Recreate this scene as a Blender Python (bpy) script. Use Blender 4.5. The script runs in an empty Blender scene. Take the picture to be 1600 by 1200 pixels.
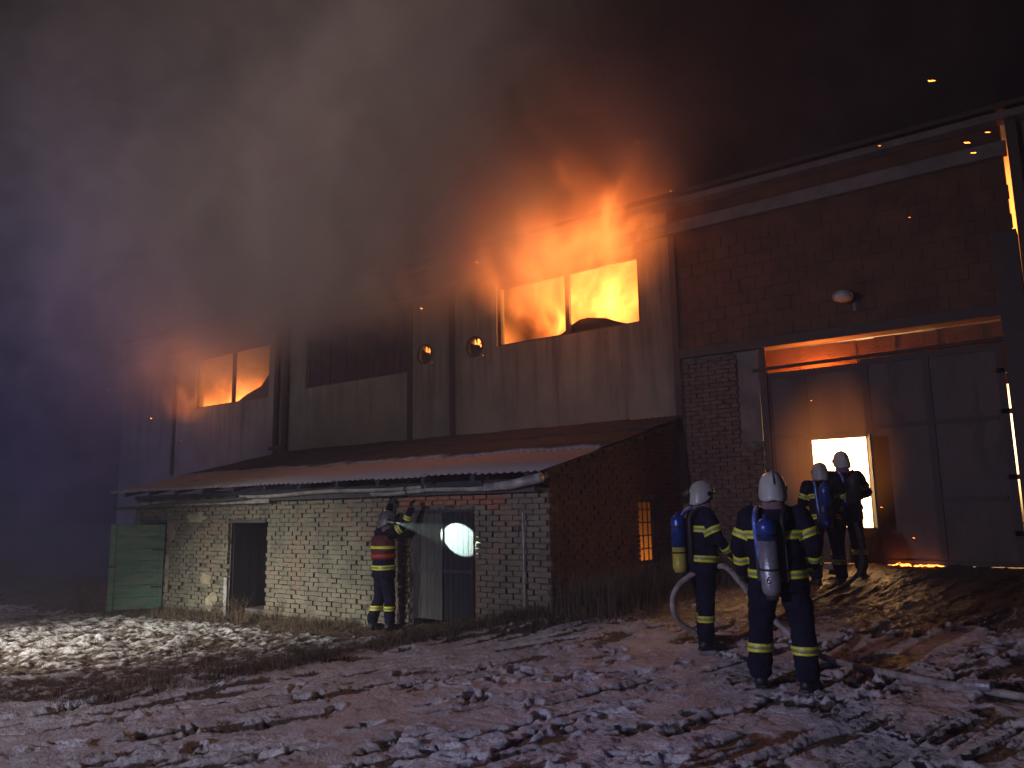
import bpy, bmesh, math, random
import numpy as np
from mathutils import Vector, Matrix, noise as mnoise
random.seed(7)
R = math.radians
scene = bpy.context.scene
COL = scene.collection

# ------------------------------------------------------------------ camera
YAW, PIT, ROLL = R(36.5), R(9.1), R(1.0)
f0 = Vector((-math.sin(YAW), math.cos(YAW), 0)); r0 = Vector((math.cos(YAW), math.sin(YAW), 0)); u0 = Vector((0, 0, 1))
fw = f0*math.cos(PIT)+u0*math.sin(PIT); up = -f0*math.sin(PIT)+u0*math.cos(PIT)
rr = r0*math.cos(ROLL)-up*math.sin(ROLL); uu = up*math.cos(ROLL)+r0*math.sin(ROLL)
uu = (uu-fw*uu.dot(fw)).normalized(); rr = fw.cross(uu)
cam_d = bpy.data.cameras.new('camera'); cam = bpy.data.objects.new('camera', cam_d); COL.objects.link(cam)
m = Matrix.Identity(4)
for i, v in enumerate((rr, uu, -fw)):
    for j in range(3): m[j][i] = v[j]
cam.matrix_world = Matrix.Translation((0, 0, 1.65)) @ m
cam_d.sensor_width = 36; cam_d.lens = 1232/1600*36; cam_d.clip_end = 2000; cam_d.clip_start = .05
scene.camera = cam

def cs(lat, dep, z):                       # a place given as metres right of / ahead of where the photographer stands
    return r0*lat+f0*dep+u0*z

# ------------------------------------------------------------------ world, moon, exposure
world = bpy.data.worlds.new('World'); scene.world = world; world.use_nodes = True
wn = world.node_tree; bg = wn.nodes['Background']
sky = wn.nodes.new('ShaderNodeTexSky'); sky.sky_type = 'NISHITA'; sky.sun_disc = False
sky.sun_elevation = R(-6); sky.sun_rotation = R(150)
wn.links.new(sky.outputs[0], bg.inputs[0]); bg.inputs[1].default_value = 0.03
sd = bpy.data.lights.new('sun', 'SUN'); sd.energy = 0.008; sd.angle = R(2); sd.color = (1, .95, .88)
so = bpy.data.objects.new('sun', sd); COL.objects.link(so); so.rotation_euler = (R(50), 0, R(-30))
scene.view_settings.view_transform = 'Standard'; scene.view_settings.look = 'None'
scene.view_settings.exposure = 0; scene.view_settings.gamma = 1; scene.view_settings.use_curve_mapping = False
scene.cycles.use_denoising = True
scene.cycles.max_bounces = 5; scene.cycles.diffuse_bounces = 2; scene.cycles.glossy_bounces = 2
scene.cycles.volume_bounces = 1; scene.cycles.transparent_max_bounces = 8
scene.cycles.sample_clamp_indirect = 2.0; scene.cycles.sample_clamp_direct = 0
scene.cycles.volume_max_steps = 256; scene.cycles.volume_step_rate = 1.0

def lamp(name, kind, loc, energy, color, target=None, size=.2, angle=60, blend=.5):
    d = bpy.data.lights.new(name, kind); d.energy = energy; d.color = color
    if kind == 'SPOT': d.spot_size = R(angle); d.spot_blend = blend; d.shadow_soft_size = size
    elif kind == 'POINT': d.shadow_soft_size = size
    elif kind == 'AREA': d.size = size
    o = bpy.data.objects.new(name, d); COL.objects.link(o); o.location = loc
    if target is not None: o.rotation_euler = (Vector(target)-Vector(loc)).to_track_quat('-Z', 'Y').to_euler()
    return o

# lamps of the fire engines parked round the photographer, out of the frame
lamp('work_light', 'SPOT', cs(-13.5, 6.0, 3.0), 9500, (1, .95, .84), cs(-8.2, 11.0, -.4), .12, 48, 1)
lamp('work_light', 'SPOT', cs(-7.0, -2.0, 3.4), 680, (1, .95, .72), (-15.6, 11, 1.4), .15, 56, 1)
lamp('work_light', 'SPOT', cs(-9.0, -3.0, 4.0), 9500, (1, .80, .72), (-20, 13, 17.5), .2, 66, 1)
lamp('work_light', 'SPOT', cs(-9.5, -2.0, 3.0), 2500, (.80, .73, 1), (-4.5, 7.0, .2), .12, 72, .9)
lamp('beacon', 'SPOT', cs(-18.5, 9.0, 3.4), 2800, (.20, .26, .95), (-33, 15, 5.5), .25, 100, .9)
lamp('beacon', 'POINT', cs(-18.5, 11.0, 3.4), 220, (.16, .24, 1), size=.25)
lamp('beacon', 'SPOT', cs(-3.5, 1.5, 2.3), 150, (.10, .22, 1), (-2.8, 8, 1.3), .10, 50, .8)

# ------------------------------------------------------------------ helpers
def link(o, parent=None):
    COL.objects.link(o)
    if parent is not None: o.parent = parent
    return o
def tag(o, label=None, cat=None, group=None, kind=None):
    if label: o['label'] = label
    if cat: o['category'] = cat
    if group: o['group'] = group
    if kind: o['kind'] = kind
    return o
def thing(name, label, cat, loc=(0, 0, 0), rz=0, group=None):
    o = bpy.data.objects.new(name, None); o.empty_display_size = .2; COL.objects.link(o)
    o.location = loc; o.rotation_euler = (0, 0, rz)
    return tag(o, label, cat, group)
def obj(name, bm, mat, parent=None, smooth=False, loc=None):
    me = bm if isinstance(bm, bpy.types.Mesh) else bpy.data.meshes.new(name)
    if not isinstance(bm, bpy.types.Mesh):
        if smooth:
            for f in bm.faces: f.smooth = True
        bm.to_mesh(me); bm.free()
    if mat is not None and not me.materials: me.materials.append(mat)
    o = bpy.data.objects.new(name, me)
    if loc is not None: o.location = loc
    return link(o, parent)
def box(bm, x0, x1, y0, y1, z0, z1, M=None):
    v = [bm.verts.new(p) for p in ((x0,y0,z0),(x1,y0,z0),(x1,y1,z0),(x0,y1,z0),(x0,y0,z1),(x1,y0,z1),(x1,y1,z1),(x0,y1,z1))]
    for f in ((3,2,1,0),(4,5,6,7),(0,1,5,4),(1,2,6,5),(2,3,7,6),(3,0,4,7)): bm.faces.new([v[i] for i in f])
    if M is not None: bmesh.ops.transform(bm, matrix=M, verts=v)
    return v
def bxm(*a, **k):
    bm = bmesh.new(); box(bm, *a, **k); return bm
def tube(bm, pts, rad, seg=8, caps=True):
    pts = [Vector(p) for p in pts]
    if not hasattr(rad, '__len__'): rad = [rad]*len(pts)
    t0 = (pts[1]-pts[0]).normalized(); a = Vector((0,0,1)) if abs(t0.z) < .9 else Vector((1,0,0))
    n = t0.cross(a).normalized(); rings = []
    for i, p in enumerate(pts):
        t = (pts[min(i+1, len(pts)-1)]-pts[max(i-1, 0)]).normalized()
        n = (n-t*n.dot(t)).normalized(); b = t.cross(n)
        rings.append([bm.verts.new(p+(n*math.cos(2*math.pi*k/seg)+b*math.sin(2*math.pi*k/seg))*rad[i]) for k in range(seg)])
    for i in range(len(rings)-1):
        for k in range(seg):
            bm.faces.new((rings[i][k], rings[i][(k+1) % seg], rings[i+1][(k+1) % seg], rings[i+1][k]))
    if caps: bm.faces.new(rings[0][::-1]); bm.faces.new(rings[-1])
def tubem(pts, rad, seg=8):
    bm = bmesh.new(); tube(bm, pts, rad, seg); return bm
def smooth_path(pts, n=8):
    P = [Vector(p) for p in pts]; P = [2*P[0]-P[1]]+P+[2*P[-1]-P[-2]]; out = []
    for i in range(1, len(P)-2):
        for k in range(n):
            t = k/n; a, b, c, d = P[i-1:i+3]
            out.append(.5*((2*b)+(c-a)*t+(2*a-5*b+4*c-d)*t*t+(3*b-a-3*c+d)*t**3))
    out.append(P[-2]); return out

# ------------------------------------------------------------------ materials
def N(nt, t, **k):
    n = nt.nodes.new(t)
    for a, b in k.items(): setattr(n, a, b)
    return n
def mat(name, c1, c2=None, rough=.8, metal=0, scale=3, bump=.3, bscale=40, stretch=(1,1,1), coord='pos', detail=6, lo=.38, hi=.62, dist=.004, c3=None, s3=1.0):
    m_ = bpy.data.materials.new(name); m_.use_nodes = True; nt = m_.node_tree; L = nt.links
    p = nt.nodes['Principled BSDF']; p.inputs['Roughness'].default_value = rough; p.inputs['Metallic'].default_value = metal
    if coord == 'pos': src = N(nt, 'ShaderNodeNewGeometry').outputs['Position']
    else: src = N(nt, 'ShaderNodeTexCoord').outputs['Object']
    mp = N(nt, 'ShaderNodeMapping'); mp.inputs['Scale'].default_value = stretch; L.new(src, mp.inputs['Vector'])
    if c2 is None: c2 = tuple(x*.75 for x in c1)
    n1 = N(nt, 'ShaderNodeTexNoise'); n1.inputs['Scale'].default_value = scale; n1.inputs['Detail'].default_value = detail; n1.inputs['Roughness'].default_value = .62
    L.new(mp.outputs[0], n1.inputs['Vector'])
    mr = N(nt, 'ShaderNodeMapRange'); mr.inputs[1].default_value = lo; mr.inputs[2].default_value = hi; L.new(n1.outputs[0], mr.inputs[0])
    mx = N(nt, 'ShaderNodeMix', data_type='RGBA'); mx.inputs[6].default_value = (*c1, 1); mx.inputs[7].default_value = (*c2, 1)
    L.new(mr.outputs[0], mx.inputs[0]); out = mx.outputs[2]
    if c3 is not None:
        n3 = N(nt, 'ShaderNodeTexNoise'); n3.inputs['Scale'].default_value = s3; n3.inputs['Detail'].default_value = 8; n3.inputs['Roughness'].default_value = .7
        ad = N(nt, 'ShaderNodeVectorMath', operation='ADD'); ad.inputs[1].default_value = (17, 5, 9); L.new(mp.outputs[0], ad.inputs[0]); L.new(ad.outputs[0], n3.inputs['Vector'])
        m3 = N(nt, 'ShaderNodeMapRange'); m3.inputs[1].default_value = .50; m3.inputs[2].default_value = .60; L.new(n3.outputs[0], m3.inputs[0])
        x3 = N(nt, 'ShaderNodeMix', data_type='RGBA'); L.new(out, x3.inputs[6]); x3.inputs[7].default_value = (*c3, 1); L.new(m3.outputs[0], x3.inputs[0]); out = x3.outputs[2]
    L.new(out, p.inputs['Base Color'])
    if bump:
        n2 = N(nt, 'ShaderNodeTexNoise'); n2.inputs['Scale'].default_value = bscale; n2.inputs['Detail'].default_value = 5; L.new(mp.outputs[0], n2.inputs['Vector'])
        b = N(nt, 'ShaderNodeBump'); b.inputs['Strength'].default_value = bump; b.inputs['Distance'].default_value = dist*4
        L.new(n2.outputs[0], b.inputs['Height']); L.new(b.outputs[0], p.inputs['Normal'])
    m_['bsdf'] = p.name
    return m_
def emit(name, col, s):
    m_ = bpy.data.materials.new(name); m_.use_nodes = True; nt = m_.node_tree
    p = nt.nodes['Principled BSDF']; p.inputs['Base Color'].default_value = (0, 0, 0, 1)
    p.inputs['Emission Color'].default_value = (*col, 1); p.inputs['Emission Strength'].default_value = s
    return m_

M = {}
M['brick'] = mat('whitewashed_brick', (.215,.20,.14), (.135,.128,.095), .9, scale=2.5, bump=1.0, bscale=38, c3=(.22,.165,.115), s3=.8)
M['rawbrick'] = mat('bare_red_brick', (.36,.15,.08), (.24,.11,.07), .9, scale=9, bump=.7, bscale=50)
M['mortar'] = mat('dark_mortar', (.16,.148,.105), (.10,.09,.068), .95, scale=3, bump=.9, c3=(.03,.027,.025), s3=5)
M['plasterpatch'] = mat('old_yellow_plaster', (.42,.38,.24), (.25,.20,.14), .9, scale=3, bump=.6, bscale=25)
M['block'] = mat('clay_block', (.115,.055,.028), (.07,.036,.021), .9, scale=2.2, bump=.6, bscale=45)
M['darkbrick'] = mat('sooty_brick', (.16,.10,.07), (.08,.055,.045), .9, scale=7, bump=.7, bscale=45)
M['rust'] = mat('dark_steel', (.035,.030,.028), (.055,.035,.025), .7, .0, scale=6, bump=.3)
M['doormetal'] = mat('sooty_sheet_metal', (.09,.068,.058), (.05,.038,.033), .7, .1, scale=1.6, bump=.25, bscale=12, stretch=(1,1,.35), c3=(.10,.062,.045), s3=1.3)
M['concrete'] = mat('concrete', (.18,.16,.14), (.11,.10,.09), .9, scale=2.5, bump=.4)
M['wood_grey'] = mat('weathered_wood', (.085,.09,.08), (.045,.046,.042), .8, scale=4, bump=.6, bscale=18, stretch=(6,6,.5))
M['wood_dark'] = mat('dark_wood', (.045,.05,.055), (.02,.021,.024), .8, scale=4, bump=.6, bscale=18, stretch=(6,6,.5))
M['wood_green'] = mat('green_painted_wood', (.10,.25,.17), (.06,.16,.12), .6, scale=3, bump=.4, bscale=14, stretch=(1,1,5), c3=(.17,.20,.15), s3=2.2)
M['white_metal'] = mat('white_painted_metal', (.44,.43,.40), (.20,.19,.18), .5, .1, scale=5, bump=.2)
M['black'] = mat('black_cavity', (.015,.014,.014), None, .9, scale=3, bump=.3)
M['suit'] = mat('navy_turnout_fabric', (.012,.013,.030), (.007,.007,.017), .9, scale=9, bump=.45, bscale=70, coord='obj')
M['suit'].node_tree.nodes['Principled BSDF'].inputs['Specular IOR Level'].default_value = .15
M['glove'] = mat('black_leather', (.014,.014,.015), None, .5, scale=30, bump=.3, coord='obj')
M['helmet'] = mat('luminous_white_helmet', (.44,.47,.42), (.34,.36,.32), .3, 0, scale=5, bump=.05, bscale=6, coord='obj')
M['yellow'] = mat('yellow_reflective_band', (.74,.78,.04), (.58,.62,.03), .45, scale=12, bump=.2, coord='obj')
M['silver'] = mat('grey_reflective_stripe', (.34,.35,.20), None, .35, .2, scale=12, bump=.2, coord='obj')
M['redvest'] = mat('orange_red_fabric', (.45,.045,.015), (.28,.03,.012), .6, scale=7, bump=.5, bscale=30, coord='obj')
M['skin'] = mat('skin', (.55,.33,.26), (.46,.26,.20), .55, scale=20, bump=.1, coord='obj')
M['hood'] = mat('pinkish_hood_fabric', (.46,.30,.31), (.36,.22,.24), .8, scale=12, bump=.5, bscale=40, coord='obj')
M['visor'] = mat('dark_visor', (.02,.018,.015), None, .08, .2, scale=3, bump=0)
M['cyl_yellow'] = mat('yellow_cylinder_paint', (.52,.46,.06), (.38,.33,.05), .35, scale=6, bump=.1, coord='obj')
M['cyl_steel'] = mat('scratched_steel_cylinder', (.42,.42,.46), (.28,.28,.31), .32, .55, scale=24, bump=.25, bscale=60, coord='obj')
M['cyl_blue'] = mat('blue_cylinder_cover', (.025,.07,.34), (.012,.035,.18), .3, .2, scale=6, bump=.4, bscale=14, coord='obj')
M['strap'] = mat('black_webbing', (.02,.02,.022), None, .6, scale=30, bump=.3, coord='obj')
M['bluestrap'] = mat('shiny_blue_webbing', (.08,.17,.62), (.2,.3,.7), .25, .3, scale=14, bump=.3, coord='obj')
M['hose'] = mat('dirty_white_hose', (.38,.35,.33), (.17,.15,.13), .6, scale=8, bump=.4, bscale=60)
M['grass'] = mat('dry_grass', (.15,.105,.055), (.075,.055,.032), .8, scale=2.5, bump=0)
M['door_dark'] = mat('blackened_door_wood', (.016,.020,.026), (.008,.009,.011), .8, scale=4, bump=.6, bscale=18, stretch=(6,6,.5))
M['darkvest'] = mat('dark_red_fabric', (.11,.014,.012), (.05,.008,.008), .7, scale=7, bump=.5, bscale=30, coord='obj')
M['greyhelmet'] = mat('sooty_helmet', (.16,.17,.17), (.06,.06,.06), .4, scale=9, bump=.1, coord='obj')
M['glass'] = mat('lamp_glass', (.55,.50,.45), None, .15, 0, scale=3, bump=0)

# plastered wall with streaks of soot and rain
def wall_material():
    m_ = mat('grey_plaster', (.22,.205,.15), (.165,.155,.115), .92, scale=.9, bump=.35, bscale=18)
    nt = m_.node_tree; L = nt.links; p = nt.nodes['Principled BSDF']
    base = p.inputs['Base Color'].links[0].from_socket
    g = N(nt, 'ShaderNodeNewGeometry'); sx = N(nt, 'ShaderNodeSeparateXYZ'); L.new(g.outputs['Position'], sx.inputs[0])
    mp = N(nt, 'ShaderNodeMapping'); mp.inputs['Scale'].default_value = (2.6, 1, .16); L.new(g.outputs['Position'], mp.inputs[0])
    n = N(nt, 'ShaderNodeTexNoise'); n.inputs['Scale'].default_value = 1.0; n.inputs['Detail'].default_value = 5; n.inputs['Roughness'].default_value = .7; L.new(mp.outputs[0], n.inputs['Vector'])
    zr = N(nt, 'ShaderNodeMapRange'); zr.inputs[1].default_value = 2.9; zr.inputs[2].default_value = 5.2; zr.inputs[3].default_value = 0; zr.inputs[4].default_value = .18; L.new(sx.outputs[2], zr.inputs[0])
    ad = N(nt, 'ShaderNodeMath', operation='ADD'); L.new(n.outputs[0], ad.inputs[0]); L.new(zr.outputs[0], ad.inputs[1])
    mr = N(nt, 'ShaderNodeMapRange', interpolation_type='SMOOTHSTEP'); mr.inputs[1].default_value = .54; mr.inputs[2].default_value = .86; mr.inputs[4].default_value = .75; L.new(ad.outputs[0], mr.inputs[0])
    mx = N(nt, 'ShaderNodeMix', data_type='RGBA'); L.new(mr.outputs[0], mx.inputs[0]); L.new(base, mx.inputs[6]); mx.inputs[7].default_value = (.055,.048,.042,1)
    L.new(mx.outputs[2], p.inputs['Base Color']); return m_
M['wall'] = wall_material()

def roof_material():
    m_ = mat('fibre_cement_sheet', (.042,.040,.044), (.028,.026,.030), .85, scale=3, bump=.3)
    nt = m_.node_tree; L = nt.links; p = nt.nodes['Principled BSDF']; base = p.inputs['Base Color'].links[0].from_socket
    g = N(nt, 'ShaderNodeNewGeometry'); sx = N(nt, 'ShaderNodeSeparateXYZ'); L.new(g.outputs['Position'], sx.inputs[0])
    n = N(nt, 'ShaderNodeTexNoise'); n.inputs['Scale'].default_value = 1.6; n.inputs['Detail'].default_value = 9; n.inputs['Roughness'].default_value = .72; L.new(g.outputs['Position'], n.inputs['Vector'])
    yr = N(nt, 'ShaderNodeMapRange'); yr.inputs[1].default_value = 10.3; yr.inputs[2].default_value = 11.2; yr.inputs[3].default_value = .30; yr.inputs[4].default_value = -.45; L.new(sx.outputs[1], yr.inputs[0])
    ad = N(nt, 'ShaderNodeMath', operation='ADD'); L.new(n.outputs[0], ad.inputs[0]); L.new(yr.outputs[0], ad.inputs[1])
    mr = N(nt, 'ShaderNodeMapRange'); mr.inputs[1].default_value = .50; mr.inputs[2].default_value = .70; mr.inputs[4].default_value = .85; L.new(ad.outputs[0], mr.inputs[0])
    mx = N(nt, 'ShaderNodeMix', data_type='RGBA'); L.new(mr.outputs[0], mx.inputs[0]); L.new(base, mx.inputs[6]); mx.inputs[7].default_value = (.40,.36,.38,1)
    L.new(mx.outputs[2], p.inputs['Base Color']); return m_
M['roof'] = roof_material()

def ground_material():
    m_ = bpy.data.materials.new('snow_and_mud'); m_.use_nodes = True; nt = m_.node_tree; L = nt.links; p = nt.nodes['Principled BSDF']
    g = N(nt, 'ShaderNodeNewGeometry'); a = N(nt, 'ShaderNodeAttribute'); a.attribute_name = 'snow'
    n = N(nt, 'ShaderNodeTexNoise'); n.inputs['Scale'].default_value = 14; n.inputs['Detail'].default_value = 9; n.inputs['Roughness'].default_value = .72; L.new(g.outputs['Position'], n.inputs['Vector'])
    ms = N(nt, 'ShaderNodeMath', operation='MULTIPLY_ADD'); ms.inputs[1].default_value = 1.3; ms.inputs[2].default_value = -.65; L.new(n.outputs[0], ms.inputs[0])
    ad = N(nt, 'ShaderNodeMath', operation='ADD'); L.new(a.outputs['Fac'], ad.inputs[0]); L.new(ms.outputs[0], ad.inputs[1])
    mr = N(nt, 'ShaderNodeMapRange', interpolation_type='SMOOTHSTEP'); mr.inputs[1].default_value = .30; mr.inputs[2].default_value = .66; L.new(ad.outputs[0], mr.inputs[0])
    n2 = N(nt, 'ShaderNodeTexNoise'); n2.inputs['Scale'].default_value = 3; n2.inputs['Detail'].default_value = 8; L.new(g.outputs['Position'], n2.inputs['Vector'])
    md = N(nt, 'ShaderNodeMix', data_type='RGBA'); md.inputs[6].default_value = (.075,.052,.036,1); md.inputs[7].default_value = (.14,.095,.062,1); L.new(n2.outputs[0], md.inputs[0])
    n4 = N(nt, 'ShaderNodeTexNoise'); n4.inputs['Scale'].default_value = 1.7; n4.inputs['Detail'].default_value = 7; n4.inputs['Roughness'].default_value = .7; L.new(g.outputs['Position'], n4.inputs['Vector'])
    r4 = N(nt, 'ShaderNodeMapRange'); r4.inputs[1].default_value = .35; r4.inputs[2].default_value = .65; L.new(n4.outputs[0], r4.inputs[0])
    sn = N(nt, 'ShaderNodeMix', data_type='RGBA'); sn.inputs[6].default_value = (.50,.46,.44,1); sn.inputs[7].default_value = (.80,.80,.81,1); L.new(r4.outputs[0], sn.inputs[0])
    mx = N(nt, 'ShaderNodeMix', data_type='RGBA'); L.new(mr.outputs[0], mx.inputs[0]); L.new(md.outputs[2], mx.inputs[6]); L.new(sn.outputs[2], mx.inputs[7])
    L.new(mx.outputs[2], p.inputs['Base Color'])
    rg = N(nt, 'ShaderNodeMapRange'); rg.inputs[3].default_value = .42; rg.inputs[4].default_value = .7; L.new(mr.outputs[0], rg.inputs[0]); L.new(rg.outputs[0], p.inputs['Roughness'])
    n3 = N(nt, 'ShaderNodeTexNoise'); n3.inputs['Scale'].default_value = 34; n3.inputs['Detail'].default_value = 8; n3.inputs['Roughness'].default_value = .7; L.new(g.outputs['Position'], n3.inputs['Vector'])
    b = N(nt, 'ShaderNodeBump'); b.inputs['Strength'].default_value = .9; b.inputs['Distance'].default_value = .035; L.new(n3.outputs[0], b.inputs['Height'])
    L.new(b.outputs[0], p.inputs['Normal']); return m_
M['ground'] = ground_material()

# ------------------------------------------------------------------ ground
def lattice(seed):
    return np.random.RandomState(seed).rand(512, 512).astype(np.float32)
LAT = [lattice(s) for s in range(4)]
def vn(x, y, s=0):
    xi = np.floor(x).astype(int); yi = np.floor(y).astype(int); fx = x-xi; fy = y-yi
    fx = fx*fx*(3-2*fx); fy = fy*fy*(3-2*fy); T = LAT[s]
    a = T[xi % 512, yi % 512]; b = T[(xi+1) % 512, yi % 512]; c = T[xi % 512, (yi+1) % 512]; d = T[(xi+1) % 512, (yi+1) % 512]
    return (a*(1-fx)+b*fx)*(1-fy)+(c*(1-fx)+d*fx)*fy
def fbm(x, y, o=4, s=0, g=.5):
    t = 0; a = 1; w = 0
    for i in range(o):
        t = t+a*vn(x*2**i+i*37.3, y*2**i+i*11.7, (s+i) % 4); w += a; a *= g
    return t/w
def sst(a, b, x):
    t = np.clip((x-a)/(b-a), 0, 1); return t*t*(3-2*t)
CP = np.array([(-6.2,9.25,.15),(-16,9.25,-.28),(-9,8.9,-.14),(-2.3,7,.11),(-3.7,8.5,.11),(-3,13.5,.72),(-3.2,12.6,.60),(-6.4,13.5,.20),(-5.6,11.5,.2),
    (0,0,0),(-10,3,-.1),(-7,5.5,-.03),(3,6,.15),(0,13.5,.70),(5,13.5,.72),(-25,0,-.4),(-25,14,-.42),(-20,8,-.36),(2,10,.42),(-1,10.5,.42),(-1.2,12.2,.60),(1,12,.60),(-40,-10,-.4),(-40,30,-.4),
    (40,30,.9),(40,-20,0),(0,-30,0),(-3.2,11.4,.38),(-12,8,-.22),(-4.2,10.6,.22),(5,3,.05),(0,100,.5),(-100,50,-.5),(100,0,.3),(-1,16,.70),(-12,16,.1)], dtype=float)
def _phi(r2): return np.sqrt(r2+.6)
_A = _phi(((CP[:,None,:2]-CP[None,:,:2])**2).sum(-1)); _W = np.linalg.solve(_A+np.eye(len(CP))*.02, CP[:,2]-CP[:,2].mean())
def base_h(x, y):
    h = np.full(np.shape(x), CP[:,2].mean())
    for (cx, cy, _), w in zip(CP, _W): h = h+w*_phi((x-cx)**2+(y-cy)**2)
    return np.clip(h, -.8, 1.2)
RX = np.array([-30, -12, -7.9, -7.35, -7.15, -6.97, -6.45, -6.0, -5.6]); RY = np.array([1.5, 2.4, 3.6, 4.6, 5.6, 6.9, 8.7, 9.9, 12])
def bank_d(x, y):      # signed distance to the crest line of the grassy bank: positive on the rough (shed) side
    xx = np.interp(y, RY, RX); return (xx-x)*.82
def ground_h(x, y, fine=True):
    h = base_h(x, y)
    d = bank_d(x, y)+.25*(fbm(x*1.5, y*1.5, 3, 1)-.5)
    rough = sst(-.05, .35, d)
    h = h+.11*np.exp(-((d-.15)/.32)**2)*sst(3.0, 5.0, y)
    if not fine: return h, rough, d
    tx, ty = .33, .944
    u = x*tx+y*ty; v = x*ty-y*tx
    v2 = v+.12*(fbm(u*.5, v*.5, 3, 2)-.5)
    # ruts that run towards the barn, broken up along their length
    rn = fbm(u*.8, v2*6.4, 5, 0, .60)
    rut = sst(.54, .62, rn)*sst(.38, .55, fbm(u*1.4+9, v*1.2, 3, 3))
    rim = sst(.44, .50, rn)*(1-sst(.50, .56, rn))
    lump = fbm(x*4, y*4, 5, 1, .6)
    fine_n = fbm(x*17, y*17, 4, 2, .6)
    churn = sst(.40, .62, fbm(x*.55+3, y*.55, 3, 3))*sst(-5.5, -3.0, x)
    smooth_area = (1-rough)
    h = h+smooth_area*(-.030*rut*(1-.5*churn)+.030*rim*fine_n+.032*(lump-.5)+.010*(fine_n-.5))
    chn = fbm(x*6.5, y*6.5, 4, 3, .62)
    h = h+smooth_area*churn*(.065*(chn-.5))+smooth_area*sst(9.0, 11, y)*sst(-6.5, -5, x)*(.05*(fbm(x*3.3+5, y*3.3, 5, 1, .62)-.5)+.02*(fine_n-.5))
    rg = fbm(x*3.1, y*3.1, 5, 2, .6); rg2 = fbm(x*8, y*8, 4, 0, .6)
    h = h+rough*(.16*(rg-.5)+.075*(rg2-.5)+.012*(fine_n-.5))
    # snow cover
    mud = sst(8.6, 11.2, y-.25*(x+2))*sst(-7.2, -5.2, x)
    s = smooth_area*(.98-.72*rut-.34*churn*sst(.54, .42, chn)+.12*(lump-.5)) + rough*(.16+1.25*(rg2-.38)+.5*(rg-.5))
    s = s-.62*mud-.22*sst(-5.5, 0, x)*sst(5, 9, y)
    wallside = sst(8.0, 8.9, y)*sst(-6.0, -7, x); s = s-.55*wallside-.5*np.exp(-((d-.05)/.28)**2)*sst(3.6, 5.0, y)*(1-.0*d)
    s = s+.18*sst(-9, -14, x)*(1-wallside)
    return h, rough, s
def steps():
    a = lambda lo, hi, st: list(np.arange(lo, hi, st))
    xs = [-400,-200,-120,-80,-60,-48]+a(-40,-26,.5)+a(-26,-17,.06)+a(-17,-9,.03)+a(-9,.6,.0165)+a(.6,3,.05)+a(3,12,.5)+[14,20,40,80,200,400]
    ys = [-400,-200,-100,-50,-20,-8,-3,-1]+a(0,2,.1)+a(2,9.6,.0165)+a(9.6,13.6,.03)+a(13.6,20,.4)+[22,26,34,50,80,150,400]
    return np.array(xs), np.array(ys)
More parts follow.
